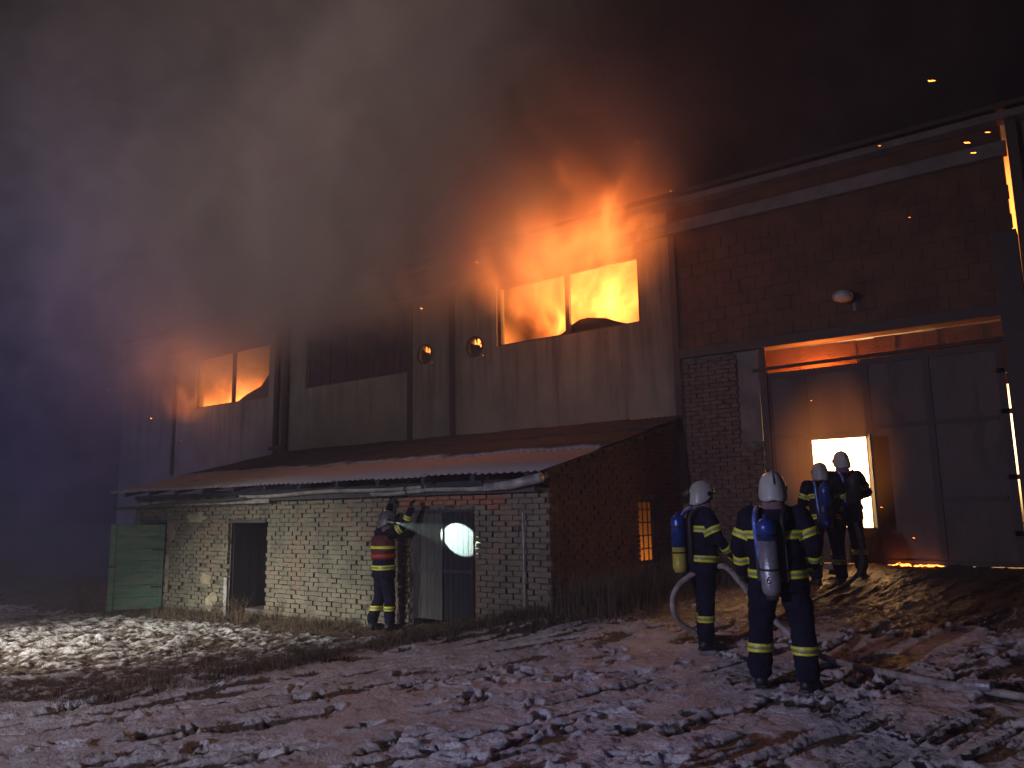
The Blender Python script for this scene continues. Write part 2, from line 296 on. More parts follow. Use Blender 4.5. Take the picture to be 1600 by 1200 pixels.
def make_ground():
    xs, ys = steps(); X, Y = np.meshgrid(xs, ys, indexing='ij')
    H, _, S = ground_h(X, Y)
    rs = np.random.RandomState(5)
    for k in range(170):           # boot prints, mostly in the trodden area on the right
        cx = rs.uniform(-5.5, .3); cy = rs.uniform(4.2, 11)
        if k < 50: cx = rs.uniform(-8, -4); cy = rs.uniform(2.6, 8)
        an = rs.normal(.35, .7); L_, W_ = .15, .055
        i0, i1 = np.searchsorted(xs, [cx-.3, cx+.3]); j0, j1 = np.searchsorted(ys, [cy-.3, cy+.3])
        x = X[i0:i1, j0:j1]-cx; y = Y[i0:i1, j0:j1]-cy
        u = x*math.sin(an)+y*math.cos(an); v = x*math.cos(an)-y*math.sin(an)
        r = np.sqrt((u/L_)**2+(v/(W_*(1+.2*np.sign(u))))**2)
        ins = sst(1.05, .8, r); rimm = np.exp(-((r-1.25)/.22)**2)
        jit = vn(x*30+cx*9, y*30, 1)
        H[i0:i1, j0:j1] += -.035*ins+.018*rimm*(.5+jit); S[i0:i1, j0:j1] += -.5*ins+.2*rimm
    for k in range(150):           # narrow ruts left by boots and wheels dragged towards the barn
        cx = rs.uniform(-8.5, 1.0); cy = rs.uniform(2.5, 10.0)
        if bank_d(np.array(cx), np.array(cy)) > -.15: continue
        an = math.radians(rs.normal(19, 7)); L_ = rs.uniform(.15, .85)*(.6 if cx > -3 else 1); W_ = rs.uniform(.035, .080)
        i0, i1 = np.searchsorted(xs, [cx-1, cx+1]); j0, j1 = np.searchsorted(ys, [cy-1, cy+1])
        x = X[i0:i1, j0:j1]-cx; y = Y[i0:i1, j0:j1]-cy
        u = x*math.sin(an)+y*math.cos(an); v = x*math.cos(an)-y*math.sin(an)+.05*(vn(u*3+k*7.1, u*0+k, 2)-.5)
        rag = .6+.8*vn(x*22+k, y*22+k*3.3, 1); q = np.sqrt((u/L_)**4+(v/(W_*rag))**2)
        ins = sst(1.1, .7, q); rimm = np.exp(-((q-1.7)/.45)**2)*vn(x*28, y*28+k, 3)*(np.abs(u) < L_*1.1)
        H[i0:i1, j0:j1] += -.034*ins+.012*rimm; S[i0:i1, j0:j1] += -.85*ins+.15*rimm
    nx, ny = X.shape
    co = np.stack([X, Y, H], -1).reshape(-1, 3).astype(np.float32)
    idx = np.arange(nx*ny).reshape(nx, ny)
    q = np.stack([idx[:-1,:-1], idx[1:,:-1], idx[1:,1:], idx[:-1,1:]], -1).reshape(-1, 4).astype(np.int32)
    me = bpy.data.meshes.new('ground'); me.vertices.add(len(co)); me.vertices.foreach_set('co', co.ravel())
    me.loops.add(q.size); me.loops.foreach_set('vertex_index', q.ravel()); me.polygons.add(len(q))
    me.polygons.foreach_set('loop_start', np.arange(0, q.size, 4, dtype=np.int32)); me.polygons.foreach_set('loop_total', np.full(len(q), 4, np.int32))
    me.update(calc_edges=True); me.polygons.foreach_set('use_smooth', np.ones(len(q), bool))
    at = me.attributes.new('snow', 'FLOAT', 'POINT'); at.data.foreach_set('value', np.clip(S, -1, 2).astype(np.float32).ravel())
    me.materials.append(M['ground'])
    o = link(bpy.data.objects.new('ground', me)); o['kind'] = 'structure'
make_ground()
def gz(x, y): return float(ground_h(np.array([x], float), np.array([y], float))[0][0])

# ------------------------------------------------------------------ brickwork
def brick_mesh(L_, H_, D_, seed):
    rs = random.Random(seed); bm = bmesh.new(); c = .006
    v = box(bm, -L_/2, L_/2, -D_, 0, -H_/2, H_/2)
    for q in v: q.co += Vector((rs.uniform(-c, c), rs.uniform(-c, c)*(1 if q.co.y < -.001 else 0), rs.uniform(-c, c)*.7))
    bmesh.ops.bevel(bm, geom=[e for e in bm.edges if all(w.co.y < -.01 for w in e.verts)], offset=.007, segments=1, affect='EDGES')
    return bm
def brick_cells(a0, a1, z0, z1, L_, H_, joint, holes, rs, rag=0, tops=None):
    """centre-lines (a, z, length) of every brick of a running bond that clears the openings"""
    out = []; row = 0; z = z0+H_/2
    while z+H_/2 <= z1+.002:
        a = a0-(L_+joint)*(.5 if row % 2 else 0)
        while a < a1:
            s, e = max(a, a0), min(a+L_, a1)
            ivs = [(s, e)]
            for (h0, h1, hz0, hz1) in holes:
                if hz0-.01 < z+H_/2 and z-H_/2 < hz1+.01:
                    n_ = []
                    for (p, q) in ivs:
                        if q <= h0 or p >= h1: n_.append((p, q))
                        else:
                            if p < h0: n_.append((p, h0))
                            if q > h1: n_.append((h1, q))
                    ivs = n_
            for (p, q) in ivs:
                if q-p > .05 and (tops is None or z+H_/2 < tops((p+q)/2)): out.append(((p+q)/2, z, q-p))
            a += L_+joint
        z += H_+joint*.8; row += 1
    return out

# ------------------------------------------------------------------ barn
YM, YA, XC = 13.53, 9.25, -6.22
barn = thing('barn', 'tall burning barn with plastered and brick walls, high windows and sliding metal doors', 'barn', (-12, YM, 0))
def bp(name, bm, mt, parent=None, **k):       # barn part given in world coordinates
    o = obj(name, bm, mt, parent or barn, **k)
    if parent is None: o.location = (Vector(o.location)-Vector(barn.location))
    return o
def panel_wall(x0, x1, z0, z1, holes, y0, y1):
    xs = sorted({x0, x1, *[h for q in holes for h in q[:2]]}); zs = sorted({z0, z1, *[h for q in holes for h in q[2:]]})
    bm = bmesh.new(); V = {}
    def vv(x, z):
        if (x, z) not in V: V[(x, z)] = bm.verts.new((x, y0, z))
        return V[(x, z)]
    fs = []
    for a, b in zip(xs, xs[1:]):
        for c, d in zip(zs, zs[1:]):
            if any(h[0] <= a and b <= h[1] and h[2] <= c and d <= h[3] for h in holes): continue
            fs.append(bm.faces.new((vv(a, c), vv(b, c), vv(b, d), vv(a, d))))
    r_ = bmesh.ops.extrude_face_region(bm, geom=fs)
    bmesh.ops.translate(bm, vec=(0, y1-y0, 0), verts=[g for g in r_['geom'] if isinstance(g, bmesh.types.BMVert)])
    bmesh.ops.recalc_face_normals(bm, faces=bm.faces); return bm
W1 = (-10.40, -6.86, 5.22, 6.60); W2 = (-22.15, -18.50, 4.90, 6.50); W3 = (-16.90, -13.10, 4.97, 6.55)
V1 = (-12.55, 5.34); V2 = (-11.02, 5.31)
holes = [W1, W2, W3, (V1[0]-.24, V1[0]+.24, V1[1]-.24, V1[1]+.24), (V2[0]-.24, V2[0]+.24, V2[1]-.24, V2[1]+.24)]
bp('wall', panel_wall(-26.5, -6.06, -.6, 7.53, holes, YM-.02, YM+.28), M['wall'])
bp('wall', panel_wall(-6.06, -4.62, -.4, 4.38, [], YM+.04, YM+.3), M['mortar'])
bp('wall', panel_wall(-6.06, -.685, 4.56, 7.53, [], YM+.006, YM+.3), M['block'])
bp('wall', bxm(-.60, 6.0, YM-.02, YM+.3, -.3, 7.53), M['darkbrick'])
bp('wall', bxm(-26.5, -26.2, YM+.28, 28, -.6, 7.3), M['wall'])
bp('wall', bxm(5.7, 6.0, YM+.3, 28, -.3, 7.3), M['darkbrick'])
bp('wall', bxm(-26.5, 6.0, 28, 28.3, -.6, 7.3), M['darkbrick'])
bp('floor', bxm(-26.2, 5.7, YM+.31, 28, .3, .70), M['concrete'])
# pitched roof, front and rear slope
bm = bmesh.new(); v = [bm.verts.new(p) for p in ((-26.9,13.2,7.46),(6.4,13.2,7.46),(6.4,21,9.6),(-26.9,21,9.6),(-26.9,28.8,7.46),(6.4,28.8,7.46))]
bm.faces.new((v[0],v[1],v[2],v[3])); bm.faces.new((v[3],v[2],v[5],v[4])); r_ = bmesh.ops.extrude_face_region(bm, geom=bm.faces[:])
bmesh.ops.translate(bm, vec=(0,0,.08), verts=[g for g in r_['geom'] if isinstance(g, bmesh.types.BMVert)]); bmesh.ops.recalc_face_normals(bm, faces=bm.faces)
bp('roof', bm, M['rust'])
bp('cornice', bxm(-26.5, -.62, YM-.14, YM-.022, 6.80, 7.02), M['concrete'])
bp('eave_beam', bxm(-26.8, 6.3, YM-.30, YM-.02, 7.30, 7.41), M['concrete'])
bp('lintel', bxm(-6.06, -.62, YM-.08, YM+.28, 4.38, 4.55), M['rust'])
bp('column', bxm(-.94, -.62, YM-.16, YM+.2, .5, 5.62), M['rust'])
bp('column', bxm(-.60, -.46, YM-.22, YM+.0, .5, 7.28), M['rust'])
bp('corner_strip', bxm(-6.20, -6.07, YM-.06, YM-.022, 3.0, 7.28), M['rust'])
# vertical steel joints in the plastered wall
for x, z0_, z1_ in ((-23.23, 2.9, 5.9), (-11.68, 3.1, 6.8), (-13.02, 3.1, 6.7)):
    bp('steel_strip', bxm(x-.075, x+.075, YM-.055, YM-.022, z0_, z1_), M['rust'])
# clay blocks of the wall above the doors
rs = random.Random(3)
bl = [brick_mesh(.30, .215, .045, s) for s in range(6)]
blm = []
for b in bl:
    me = bpy.data.meshes.new('block'); b.to_mesh(me); b.free(); me.materials.append(M['block']); blm.append(me)
for a, z, L_ in brick_cells(-6.05, -.66, 4.57, 6.79, .285, .215, .013, [], rs):
    o = bp('block', rs.choice(blm), None, loc=(a, YM+.04+rs.uniform(-.004, .006), z)); o.scale = (L_/.30, 1, 1)
# bricks of the pier left of the doors
pm = []
for s in range(6):
    b = brick_mesh(.25, .068, .035, 20+s); me = bpy.data.meshes.new('brick'); b.to_mesh(me); b.free(); me.materials.append(M['darkbrick']); pm.append(me)
cells = brick_cells(-6.05, -4.63, .3, 4.37, .24, .068, .014, [(-5.02, -4.5, 2.75, 4.4)], rs)
cells.sort(key=lambda c: -c[1]); 
for a, z, L_ in cells[:300]:
    o = bp('brick', rs.choice(pm), None, loc=(a, YM+.035+rs.uniform(-.012, .006), z)); o.scale = (L_/.25, 1, 1)
bm = bmesh.new()
for a, z, L_ in cells[300:]: box(bm, a-L_/2, a+L_/2, YM+.01+rs.uniform(-.01, .01), YM+.035, z-.034, z+.034)
if cells[300:]: tag(bp('brickwork', bm, M['darkbrick']), kind='stuff')
else: bm.free()
bp('plaster_patch', bxm(-5.0, -4.63, YM+.0, YM+.038, 2.76, 4.36), M['concrete'])

# windows high in the wall
def window(b, mull, mt=M['rust'], slats=0):
    x0, x1, z0_, z1_ = b; w = .07
    bm = bmesh.new()
    box(bm, x0, x1, YM+.05, YM+.12, z1_-w, z1_); box(bm, x0, x1, YM+.05, YM+.12, z0_, z0_+w*.6)
    box(bm, x0, x0+w, YM+.05, YM+.12, z0_+w*.6, z1_-w); box(bm, x1-w, x1, YM+.05, YM+.12, z0_+w*.6, z1_-w)
    f = bp('window', bm, mt)
    for x in mull: obj('mullion', bxm(x-.05, x+.05, YM+.045, YM+.125, z0_+w*.6, z1_-w), mt, f)
    if slats:
        st = (x1-x0-2*w)/slats
        for k in range(slats):
            a = x0+w+k*st; y = YM+.07+random.uniform(0, .03)
            obj('board', bxm(a+.006, a+st-.006, y, y+.025, z0_+w*.6, z1_-w), M['boards'], f)
    return f
M['boards'] = mat('scorched_boards', (.055,.032,.036), (.028,.022,.024), .8, scale=3, bump=.6, bscale=14, stretch=(5,5,.4))
window(W1, [-8.58]); window(W2, [-20.30]); window(W3, [], slats=18)
# torn shutter sheets left in the windows
bm = bmesh.new(); zz = [.03,.03,.04,.03,.04,.03,.05,.10,.24,.33,.34,.30,.26,.17,.09,.04,.02]; top = []; bot = []
for k, h in enumerate(zz):
    x = W1[0]+.08+(W1[1]-W1[0]-.16)*k/(len(zz)-1); top.append((x, h)); 
for k in range(len(top)-1):
    (xa, ha), (xb, hb) = top[k], top[k+1]
    v = [bm.verts.new(p) for p in ((xa,YM+.26,W1[2]),(xb,YM+.26,W1[2]),(xb,YM+.26,W1[2]+hb+.02),(xa,YM+.26,W1[2]+ha+.02),(xa,YM+.5,W1[2]),(xb,YM+.5,W1[2]),(xb,YM+.42,W1[2]+hb),(xa,YM+.42,W1[2]+ha))]
    for f in ((0,1,2,3),(3,2,6,7),(7,6,5,4)): bm.faces.new([v[i] for i in f])
o = obj('charred_heap', bm, M['black']); tag(o, 'charred heap silhouetted at the sill of the brightest burning window', 'debris')
bm = bmesh.new()
v = [bm.verts.new(p) for p in ((-20.2,YM+.16,4.96),(-18.57,YM+.16,4.96),(-18.57,YM+.16,5.75),(-19.1,YM+.16,5.30),(-19.8,YM+.16,5.12))]
f = bm.faces.new(v); r_ = bmesh.ops.extrude_face_region(bm, geom=[f]); bmesh.ops.translate(bm, vec=(0,.02,0), verts=[g for g in r_['geom'] if isinstance(g, bmesh.types.BMVert)]); bmesh.ops.recalc_face_normals(bm, faces=bm.faces)
bp('torn_sheet', bm, M['rust'])
# round ventilators
for k, (cx, cz) in enumerate((V1, V2)):
    bm = bmesh.new()
    for i in range(28):                      # plate with a round duct
        a0_, a1_ = 2*math.pi*i/28, 2*math.pi*(i+1)/28
        def sq(a): c_, s_ = math.cos(a), math.sin(a); q = .26/max(abs(c_), abs(s_)); return (c_*q, s_*q)
        p0, p1 = sq(a0_), sq(a1_)
        rr_ = .232
        A = [(cx+p0[0], YM-.028, cz+p0[1]), (cx+p1[0], YM-.028, cz+p1[1]), (cx+rr_*math.cos(a1_), YM-.028, cz+rr_*math.sin(a1_)), (cx+rr_*math.cos(a0_), YM-.028, cz+rr_*math.sin(a0_))]
        bm.faces.new([bm.verts.new(p) for p in A])
        B = [A[3], A[2], (A[2][0], YM+.10, A[2][2]), (A[3][0], YM+.10, A[3][2])]
        bm.faces.new([bm.verts.new(p) for p in B])
    o = bp('vent', bm, M['wall'])
    bm = bmesh.new(); tube(bm, [(cx+.225*math.cos(t*math.pi/16), YM-.035, cz+.225*math.sin(t*math.pi/16)) for t in range(33)], .02, 6); obj('rim', bm, M['rust'], o)
    bm = bmesh.new(); tube(bm, [(cx, YM+.02, cz), (cx, YM+.12, cz)], .055, 12); obj('hub', bm, M['rust'], o)
    openb = (0, 1, 5)
    for i in range(6):
        a = R(10+60*i+k*14); a2 = a+R(58 if i not in openb else 28)
        p = [(cx+.04*math.cos(a), YM+.06, cz+.04*math.sin(a)), (cx+.22*math.cos(a), YM+.05, cz+.22*math.sin(a)), (cx+.225*math.cos((a+a2)/2), YM+.075, cz+.225*math.sin((a+a2)/2)), (cx+.22*math.cos(a2), YM+.10, cz+.22*math.sin(a2)), (cx+.04*math.cos(a2), YM+.09, cz+.04*math.sin(a2))]
        bm = bmesh.new(); f = bm.faces.new([bm.verts.new(q) for q in p]); r_ = bmesh.ops.extrude_face_region(bm, geom=[f])
        bmesh.ops.translate(bm, vec=(0,.006,0), verts=[g for g in r_['geom'] if isinstance(g, bmesh.types.BMVert)]); obj('blade', bm, M['rust'], o)
# downpipes
for x, rad in ((-17.98, .075), (-17.60, .085)):
    o = bp('downpipe', tubem([(x, YM-.14, 3.22), (x, YM-.14, 6.9), (x, YM-.20, 7.25)], rad, 12), M['rust'] , smooth=True)
    for z in (3.3, 5.0, 6.4): 
        bm = bmesh.new(); tube(bm, [(x, YM-.14, z-.03), (x, YM-.14, z+.03)], rad+.015, 12); obj('bracket', bm, M['rust'], o)
bp('pipe_collar', tubem([(-18.16, YM-.2, 3.42), (-17.42, YM-.2, 3.46)], .045, 10), M['rust'])

# sliding doors
GZ = .722
def leaf(x0, x1, y, z0_, z1_, label, hole=None, rails=(), posts=(), cols=3):
    bm = bmesh.new(); w = .10
    box(bm, x0, x1, y-.03, y+.03, z1_-w, z1_); box(bm, x0, x1, y-.03, y+.03, z0_, z0_+w*.7)
    box(bm, x0, x0+w, y-.03, y+.03, z0_+w*.7, z1_-w); box(bm, x1-w, x1, y-.03, y+.03, z0_+w*.7, z1_-w)
    d = bp('sliding_door', bm, M['rust']); d['label'] = label
    for (px, a, b) in posts: obj('post', bxm(px-.05, px+.05, y-.028, y+.028, a, b), M['rust'], d)
    for (rz_, a, b) in rails: obj('rail', bxm(a, b, y-.026, y+.026, rz_-.035, rz_+.035), M['rust'], d)
    n = cols; st = (x1-x0-2*w)/n
    for k in range(n):
        a, b = x0+w+k*st-.006, x0+w+(k+1)*st+.006
        segs = [(z0_+w*.7, z1_-w)]
        if hole and a < hole[1]-.02 and b > hole[0]+.02:
            if a < hole[0]-.01: obj('panel', bxm(a, hole[0], y-.008, y+.008, hole[2], hole[3]), M['doormetal'], d)
            if b > hole[1]+.01: obj('panel', bxm(hole[1], b, y-.008, y+.008, hole[2], hole[3]), M['doormetal'], d)
            segs = [(z0_+w*.7, hole[2]), (hole[3], z1_-w)]
        for s0, s1 in segs: 
            dy = .005*(k % 2)+.001*k; obj('panel', bxm(a, b, y-.008+dy, y+.008+dy, s0, s1), M['doormetal'], d)
    return d
d1 = leaf(-4.55, -2.88, YM+.06, GZ, 3.93, 'left sliding door with an open square hatch', (-3.83, -2.98, 1.28, 2.72), rails=[(2.80, -4.45, -2.98)], posts=[(-3.90, GZ+.07, 3.83)], cols=4)
o = obj('hatch_leaf', bxm(0, .75, -.012, .012, 0, 1.42), M['doormetal'], d1); o.location = (-2.95, YM-.0, 1.29); o.rotation_euler = (0, 0, R(-74))
o['label'] = 'open hatch leaf catching bluish light'
d2 = leaf(-2.93, -.97, YM-.10, .728, 3.96, 'right sliding door, closed and dark', rails=[(2.86, -2.83, -1.11), (1.70, -1.98, -1.11)], posts=[(-2.0, GZ+.12, 3.86)], cols=6)
for z in (1.2, 2.0, 2.95, 3.55): bp('hinge', bxm(-1.10, -.93, YM-.13, YM-.04, z-.035, z+.035), M['rust'])
bp('door_track', tubem([(-4.7, YM-.1, 3.99), (-.9, YM-.1, 4.02)], .03, 8), M['rust'])
# cladding above the doors, standing back from the lintel
for k in range(12):
    a = -4.60+k*.305
    bp('transom_panel', bxm(a-.008, a+.313, YM+.31+.006*(k%2), YM+.33+.006*(k%2), 3.4, 4.372-.006*(k%3)), M['block'])
bp('jamb', bxm(-4.61, -4.49, YM-.03, YM+.02, .5, 4.37), M['rust'])
bp('threshold', bxm(-4.6, -.95, YM-.12, YM+.3, .50, .715), M['concrete'])

# lamp on the block wall
wl = thing('wall_lamp', 'unlit round lamp on a bracket on the block wall above the sliding doors', 'lamp', (-3.03, YM-.02, 4.95))
bm = bmesh.new(); tube(bm, [(.10,-.01,-.16),(.10,-.01,-.01)], .055, 4); obj('junction_box', bm, M['concrete'], wl)
bm = bmesh.new(); tube(bm, [(.06,0,-.02),(.03,-.16,.02),(-.02,-.30,.06)], .02, 6); obj('bracket', bm, M['concrete'], wl)
bm = bmesh.new(); tube(bm, [(-.02,-.30,.15),(-.02,-.31,.12),(-.02,-.32,.06),(-.02,-.34,.02)], [.03,.07,.15,.165], 20); obj('lamp_shade', bm, M['white_metal'], wl, smooth=True)
bm = bmesh.new(); tube(bm, [(-.02,-.335,.03),(-.02,-.345,-.02),(-.02,-.35,-.05)], [.14,.12,.05], 20); obj('lamp_glass', bm, M['glass'], wl, smooth=True)

# ------------------------------------------------------------------ lean-to shed
shed = thing('shed', 'low brick lean-to with a snowy corrugated roof against the barn wall', 'shed', (-12, YA, 0))
def sp(name, bm, mt, parent=None, **k):
    o = obj(name, bm, mt, parent or shed, **k)
    if parent is None: o.location = (Vector(o.location)-Vector(shed.location))
    return o
X0 = -17.35; ZT = 2.02
D1 = (-17.0, -16.02, -.6, 1.52); D2 = (-13.74, -12.60, -.6, 1.50); D3 = (-8.86, -7.60, -.6, 1.66)
sp('wall', panel_wall(X0, XC-.01, -.6, ZT, [D1, D2, D3], YA+.035, YA+.24), M['mortar'])
def roofz(y): return 2.17+(y-8.85)*.232
GW = (11.88, 12.76, .72, 1.80)
# gable wall with window, top follows the roof
bm = bmesh.new()
ys_ = [YA+.02, GW[0], GW[1], YM-.03]; 
for a, b in zip(ys_, ys_[1:]):
    zl = [(-.4, None)] if a != GW[0] else [(-.4, GW[2]), (GW[3], None)]
    for lo, hi in zl:
        ha, hb = (roofz(a)-.05, roofz(b)-.05) if hi is None else (hi, hi)
        v = [bm.verts.new(p) for p in ((XC-.24,a,lo),(XC-.035,a,lo),(XC-.035,b,lo),(XC-.24,b,lo),(XC-.24,a,ha),(XC-.035,a,ha),(XC-.035,b,hb),(XC-.24,b,hb))]
        for f in ((3,2,1,0),(4,5,6,7),(0,1,5,4),(1,2,6,5),(2,3,7,6),(3,0,4,7)): bm.faces.new([v[i] for i in f])
sp('wall', bm, M['mortar'])
sp('wall', bxm(X0, X0+.22, YA+.24, YM-.03, -.6, 2.1), M['mortar'])
for x in (-14.9, -11.2): sp('partition', bxm(x, x+.12, YA+.25, YM-.03, -.6, 2.15), M['darkbrick'])
sp('floor', bxm(X0+.22, XC-.24, YA+.25, YM-.03, -.6, -.12), M['concrete'])
# bricks of the front
bms = []; raw = []
for s in range(8):
    b = brick_mesh(.24, .068, .05, 40+s); me = bpy.data.meshes.new('brick'); b.to_mesh(me); b.free(); me.materials.append(M['brick']); bms.append(me)
for s in range(3):
    b = brick_mesh(.24, .068, .05, 60+s); me = bpy.data.meshes.new('brick'); b.to_mesh(me); b.free(); me.materials.append(M['rawbrick']); raw.append(me)
fh = [(a-.03, b+.03, c, d+.06) for (a, b, c, d) in (D1, D2)]+[(D3[0]-.04, D3[1]+.03, D3[2], D3[3]+.02)]
cells = brick_cells(X0, XC, -.46, ZT, .225, .066, .016, fh, rs)
# keep only what stands above the ground line
cells = [c for c in cells if c[1] > float(base_h(np.array(c[0]), np.array(9.2)))-.12]
cells.sort(key=lambda c: -c[0])
bmr = bmesh.new()
for k, (a, z, L_) in enumerate(cells):
    if rs.random() < .02+.05*(z < .3): continue
    y = YA+.036+rs.uniform(-.014, .012)+(.02 if rs.random() < .10 else 0); z += rs.uniform(-.006, .006); L_ *= rs.uniform(.92, 1.04)
    israw = (-9.15 < a < -7.1 and z > 1.70)
    if k < 300:
        o = sp('brick', rs.choice(raw if israw else bms), None, loc=(a, y, z)); o.scale = (L_/.24, 1, rs.uniform(.9, 1.06)); o.rotation_euler = (0, rs.uniform(-.03, .03), rs.uniform(-.03, .03))
    else:
        v = box(bmr, a-L_/2, a+L_/2, y-.05, YA+.036, z-.033, z+.033)
        for q in v: q.co += Vector((rs.uniform(-.006, .006), rs.uniform(-.004, .004), rs.uniform(-.004, .004)))
        for f in bmr.faces[-6:]: f.material_index = 1 if israw else 0
o = sp('brickwork', bmr, M['brick']); o.data.materials.append(M['rawbrick']); tag(o, kind='stuff')
# bricks of the gable
gb = mat('red_brick', (.10,.040,.030), (.055,.028,.024), .9, scale=5, bump=.7)
bm = bmesh.new()
for a, z, L_ in brick_cells(YA, YM-.04, -.1, 3.3, .225, .066, .016, [GW], rs, tops=lambda a: roofz(a)-.07):
    x = XC+rs.uniform(-.012, .006); v = box(bm, XC-.036, x, a-L_/2, a+L_/2, z-.033, z+.033)
    for q in v: q.co += Vector((0, rs.uniform(-.005, .005), rs.uniform(-.004, .004)))
tag(sp('brickwork', bm, gb), kind='stuff')
# remains of plaster
def blob_patch(cx, cz, rx, rz, seed, y=YA-.022, mt=M['plasterpatch']):
    bm = bmesh.new(); pts = []
    for k in range(22):
        a = 2*math.pi*k/22; q = .75+.5*mnoise.noise(Vector((math.cos(a)*1.4+seed, math.sin(a)*1.4, seed*3)))
        pts.append((cx+rx*q*math.cos(a), cz+rz*q*math.sin(a)))
    f = bm.faces.new([bm.verts.new((x, y, z)) for x, z in pts]); r_ = bmesh.ops.extrude_face_region(bm, geom=[f])
    bmesh.ops.translate(bm, vec=(0, .03, 0), verts=[g for g in r_['geom'] if isinstance(g, bmesh.types.BMVert)]); bmesh.ops.recalc_face_normals(bm, faces=bm.faces)
    return sp('plaster_patch', bm, mt)
for q in ((-14.45,.38,.26,.17,1.2),(-14.25,-.02,.30,.20,4.1),(-15.78,1.35,.22,.28,7.7),(-15.88,.5,.10,.55,3.3),(-14.9,1.62,.45,.14,9.1)): blob_patch(*q)
# lintels
sp('lintel', bxm(D2[0]-.02, D2[1]+.02, YA-.03, YA+.2, D2[3]+.003, D2[3]+.055), M['wood_grey'])
sp('lintel', bxm(D1[0]-.05, D1[1]+.02, YA-.03, YA+.2, D1[3]+.003, D1[3]+.055), M['wood_grey'])
sp('lintel', bxm(D3[0]-.03, D3[1]+.05, YA+.0, YA+.2, D3[3]-.03, D3[3]+.015), M['wood_dark'])
# corrugated roof sheets
XR0, XR1 = -17.62, -6.12; nsh = 11; wsh = (XR1-XR0)/nsh; PIT_ = .1315
def sheet(x0, x1, y0, y1, dz, seed):
    bm = bmesh.new(); nn = int((x1-x0)/PIT_*8); rows = []
    rs_ = random.Random(seed); tilt = rs_.uniform(-.008, .010)
    for j, y in enumerate((y0, (y0+y1)/2, y1)):
        rows.append([[bm.verts.new((x0+(x1-x0)*i/nn, y, roofz(y)+dz+tilt*(i/nn-.5)+.021*math.sin(2*math.pi*(x0+(x1-x0)*i/nn)/PIT_)-h)) for i in range(nn+1)] for h in (0, .009)])
    for j in range(2):
        for i in range(nn):
            bm.faces.new((rows[j][0][i], rows[j][0][i+1], rows[j+1][0][i+1], rows[j+1][0][i])); bm.faces.new((rows[j][1][i+1], rows[j][1][i], rows[j+1][1][i], rows[j+1][1][i+1]))
    for i in range(nn):
        bm.faces.new((rows[0][1][i], rows[0][1][i+1], rows[0][0][i+1], rows[0][0][i]))
    for s in (0, nn):
        for j in range(2): bm.faces.new((rows[j][0][s], rows[j+1][0][s], rows[j+1][1][s], rows[j][1][s]))
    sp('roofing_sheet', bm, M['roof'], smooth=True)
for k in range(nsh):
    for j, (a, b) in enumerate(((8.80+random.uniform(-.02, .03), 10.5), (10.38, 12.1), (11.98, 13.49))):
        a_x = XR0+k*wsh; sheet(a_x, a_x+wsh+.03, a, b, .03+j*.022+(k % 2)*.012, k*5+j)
# rafters' ends, fascia boards, gutter
sp('fascia_board', bxm(-17.3, -12.2, 8.99, 9.02, 1.86, 1.95), M['white_metal'])
sp('fascia_board', bxm(-12.15, -6.3, 8.99, 9.02, 1.90, 2.00), M['wood_grey'])
sp('wall_plate', bxm(-17.3, -6.3, YA-.04, YA+.2, 2.022, 2.10), M['wood_dark'])
for k in range(12):
    x = -17.2+k*.98; me = sp('rafter', bxm(x, x+.08, 8.93, YM-.04, 0, .09), M['wood_dark']).data
    for vv_ in me.vertices: vv_.co.z += roofz(vv_.co.y)-.105
def gutter(x0, x1, z0_, z1_, rad, mt):
    bm = bmesh.new(); n = 18; A = []
    nx_ = max(2, int((x1-x0)/.4))
    for i in range(nx_+1):
        t = i/nx_; x = x0+(x1-x0)*t; z = z0_+(z1_-z0_)*t-.03*math.sin(t*9)*.5
        A.append([[bm.verts.new((x, 8.90+(rad-q)*math.cos(a), z-(rad-q)*math.sin(a)*1.0)) for a in [math.pi*k/9 for k in range(10)]] for q in (0, .006)])
    for i in range(nx_):
        for k in range(9):
            bm.faces.new((A[i][0][k], A[i][0][k+1], A[i+1][0][k+1], A[i+1][0][k])); bm.faces.new((A[i][1][k+1], A[i][1][k], A[i+1][1][k], A[i+1][1][k+1]))
        for e in (0, 9): bm.faces.new((A[i][0][e], A[i+1][0][e], A[i+1][1][e], A[i][1][e]))
    return sp('gutter', bm, mt, smooth=True)
gutter(-17.5, -12.7, 1.86, 1.99, .055, M['wood_grey']); gutter(-12.9, -8.3, 2.01, 2.05, .06, M['white_metal']); gutter(-9.4, -6.9, 1.97, 2.01, .06, M['white_metal'])
sp('gutter', tubem([(-7.1, 8.86, 1.98), (-6.6, 8.84, 2.0), (-6.05, 8.80, 2.08)], [.055, .065, .07], 12), M['white_metal'], smooth=True)
for x in (-8.6, -7.05): sp('gutter_hook', tubem([(x, 8.92, 2.14), (x-.02, 8.80, 2.0), (x, 8.88, 1.9)], .012, 6), M['rust'])
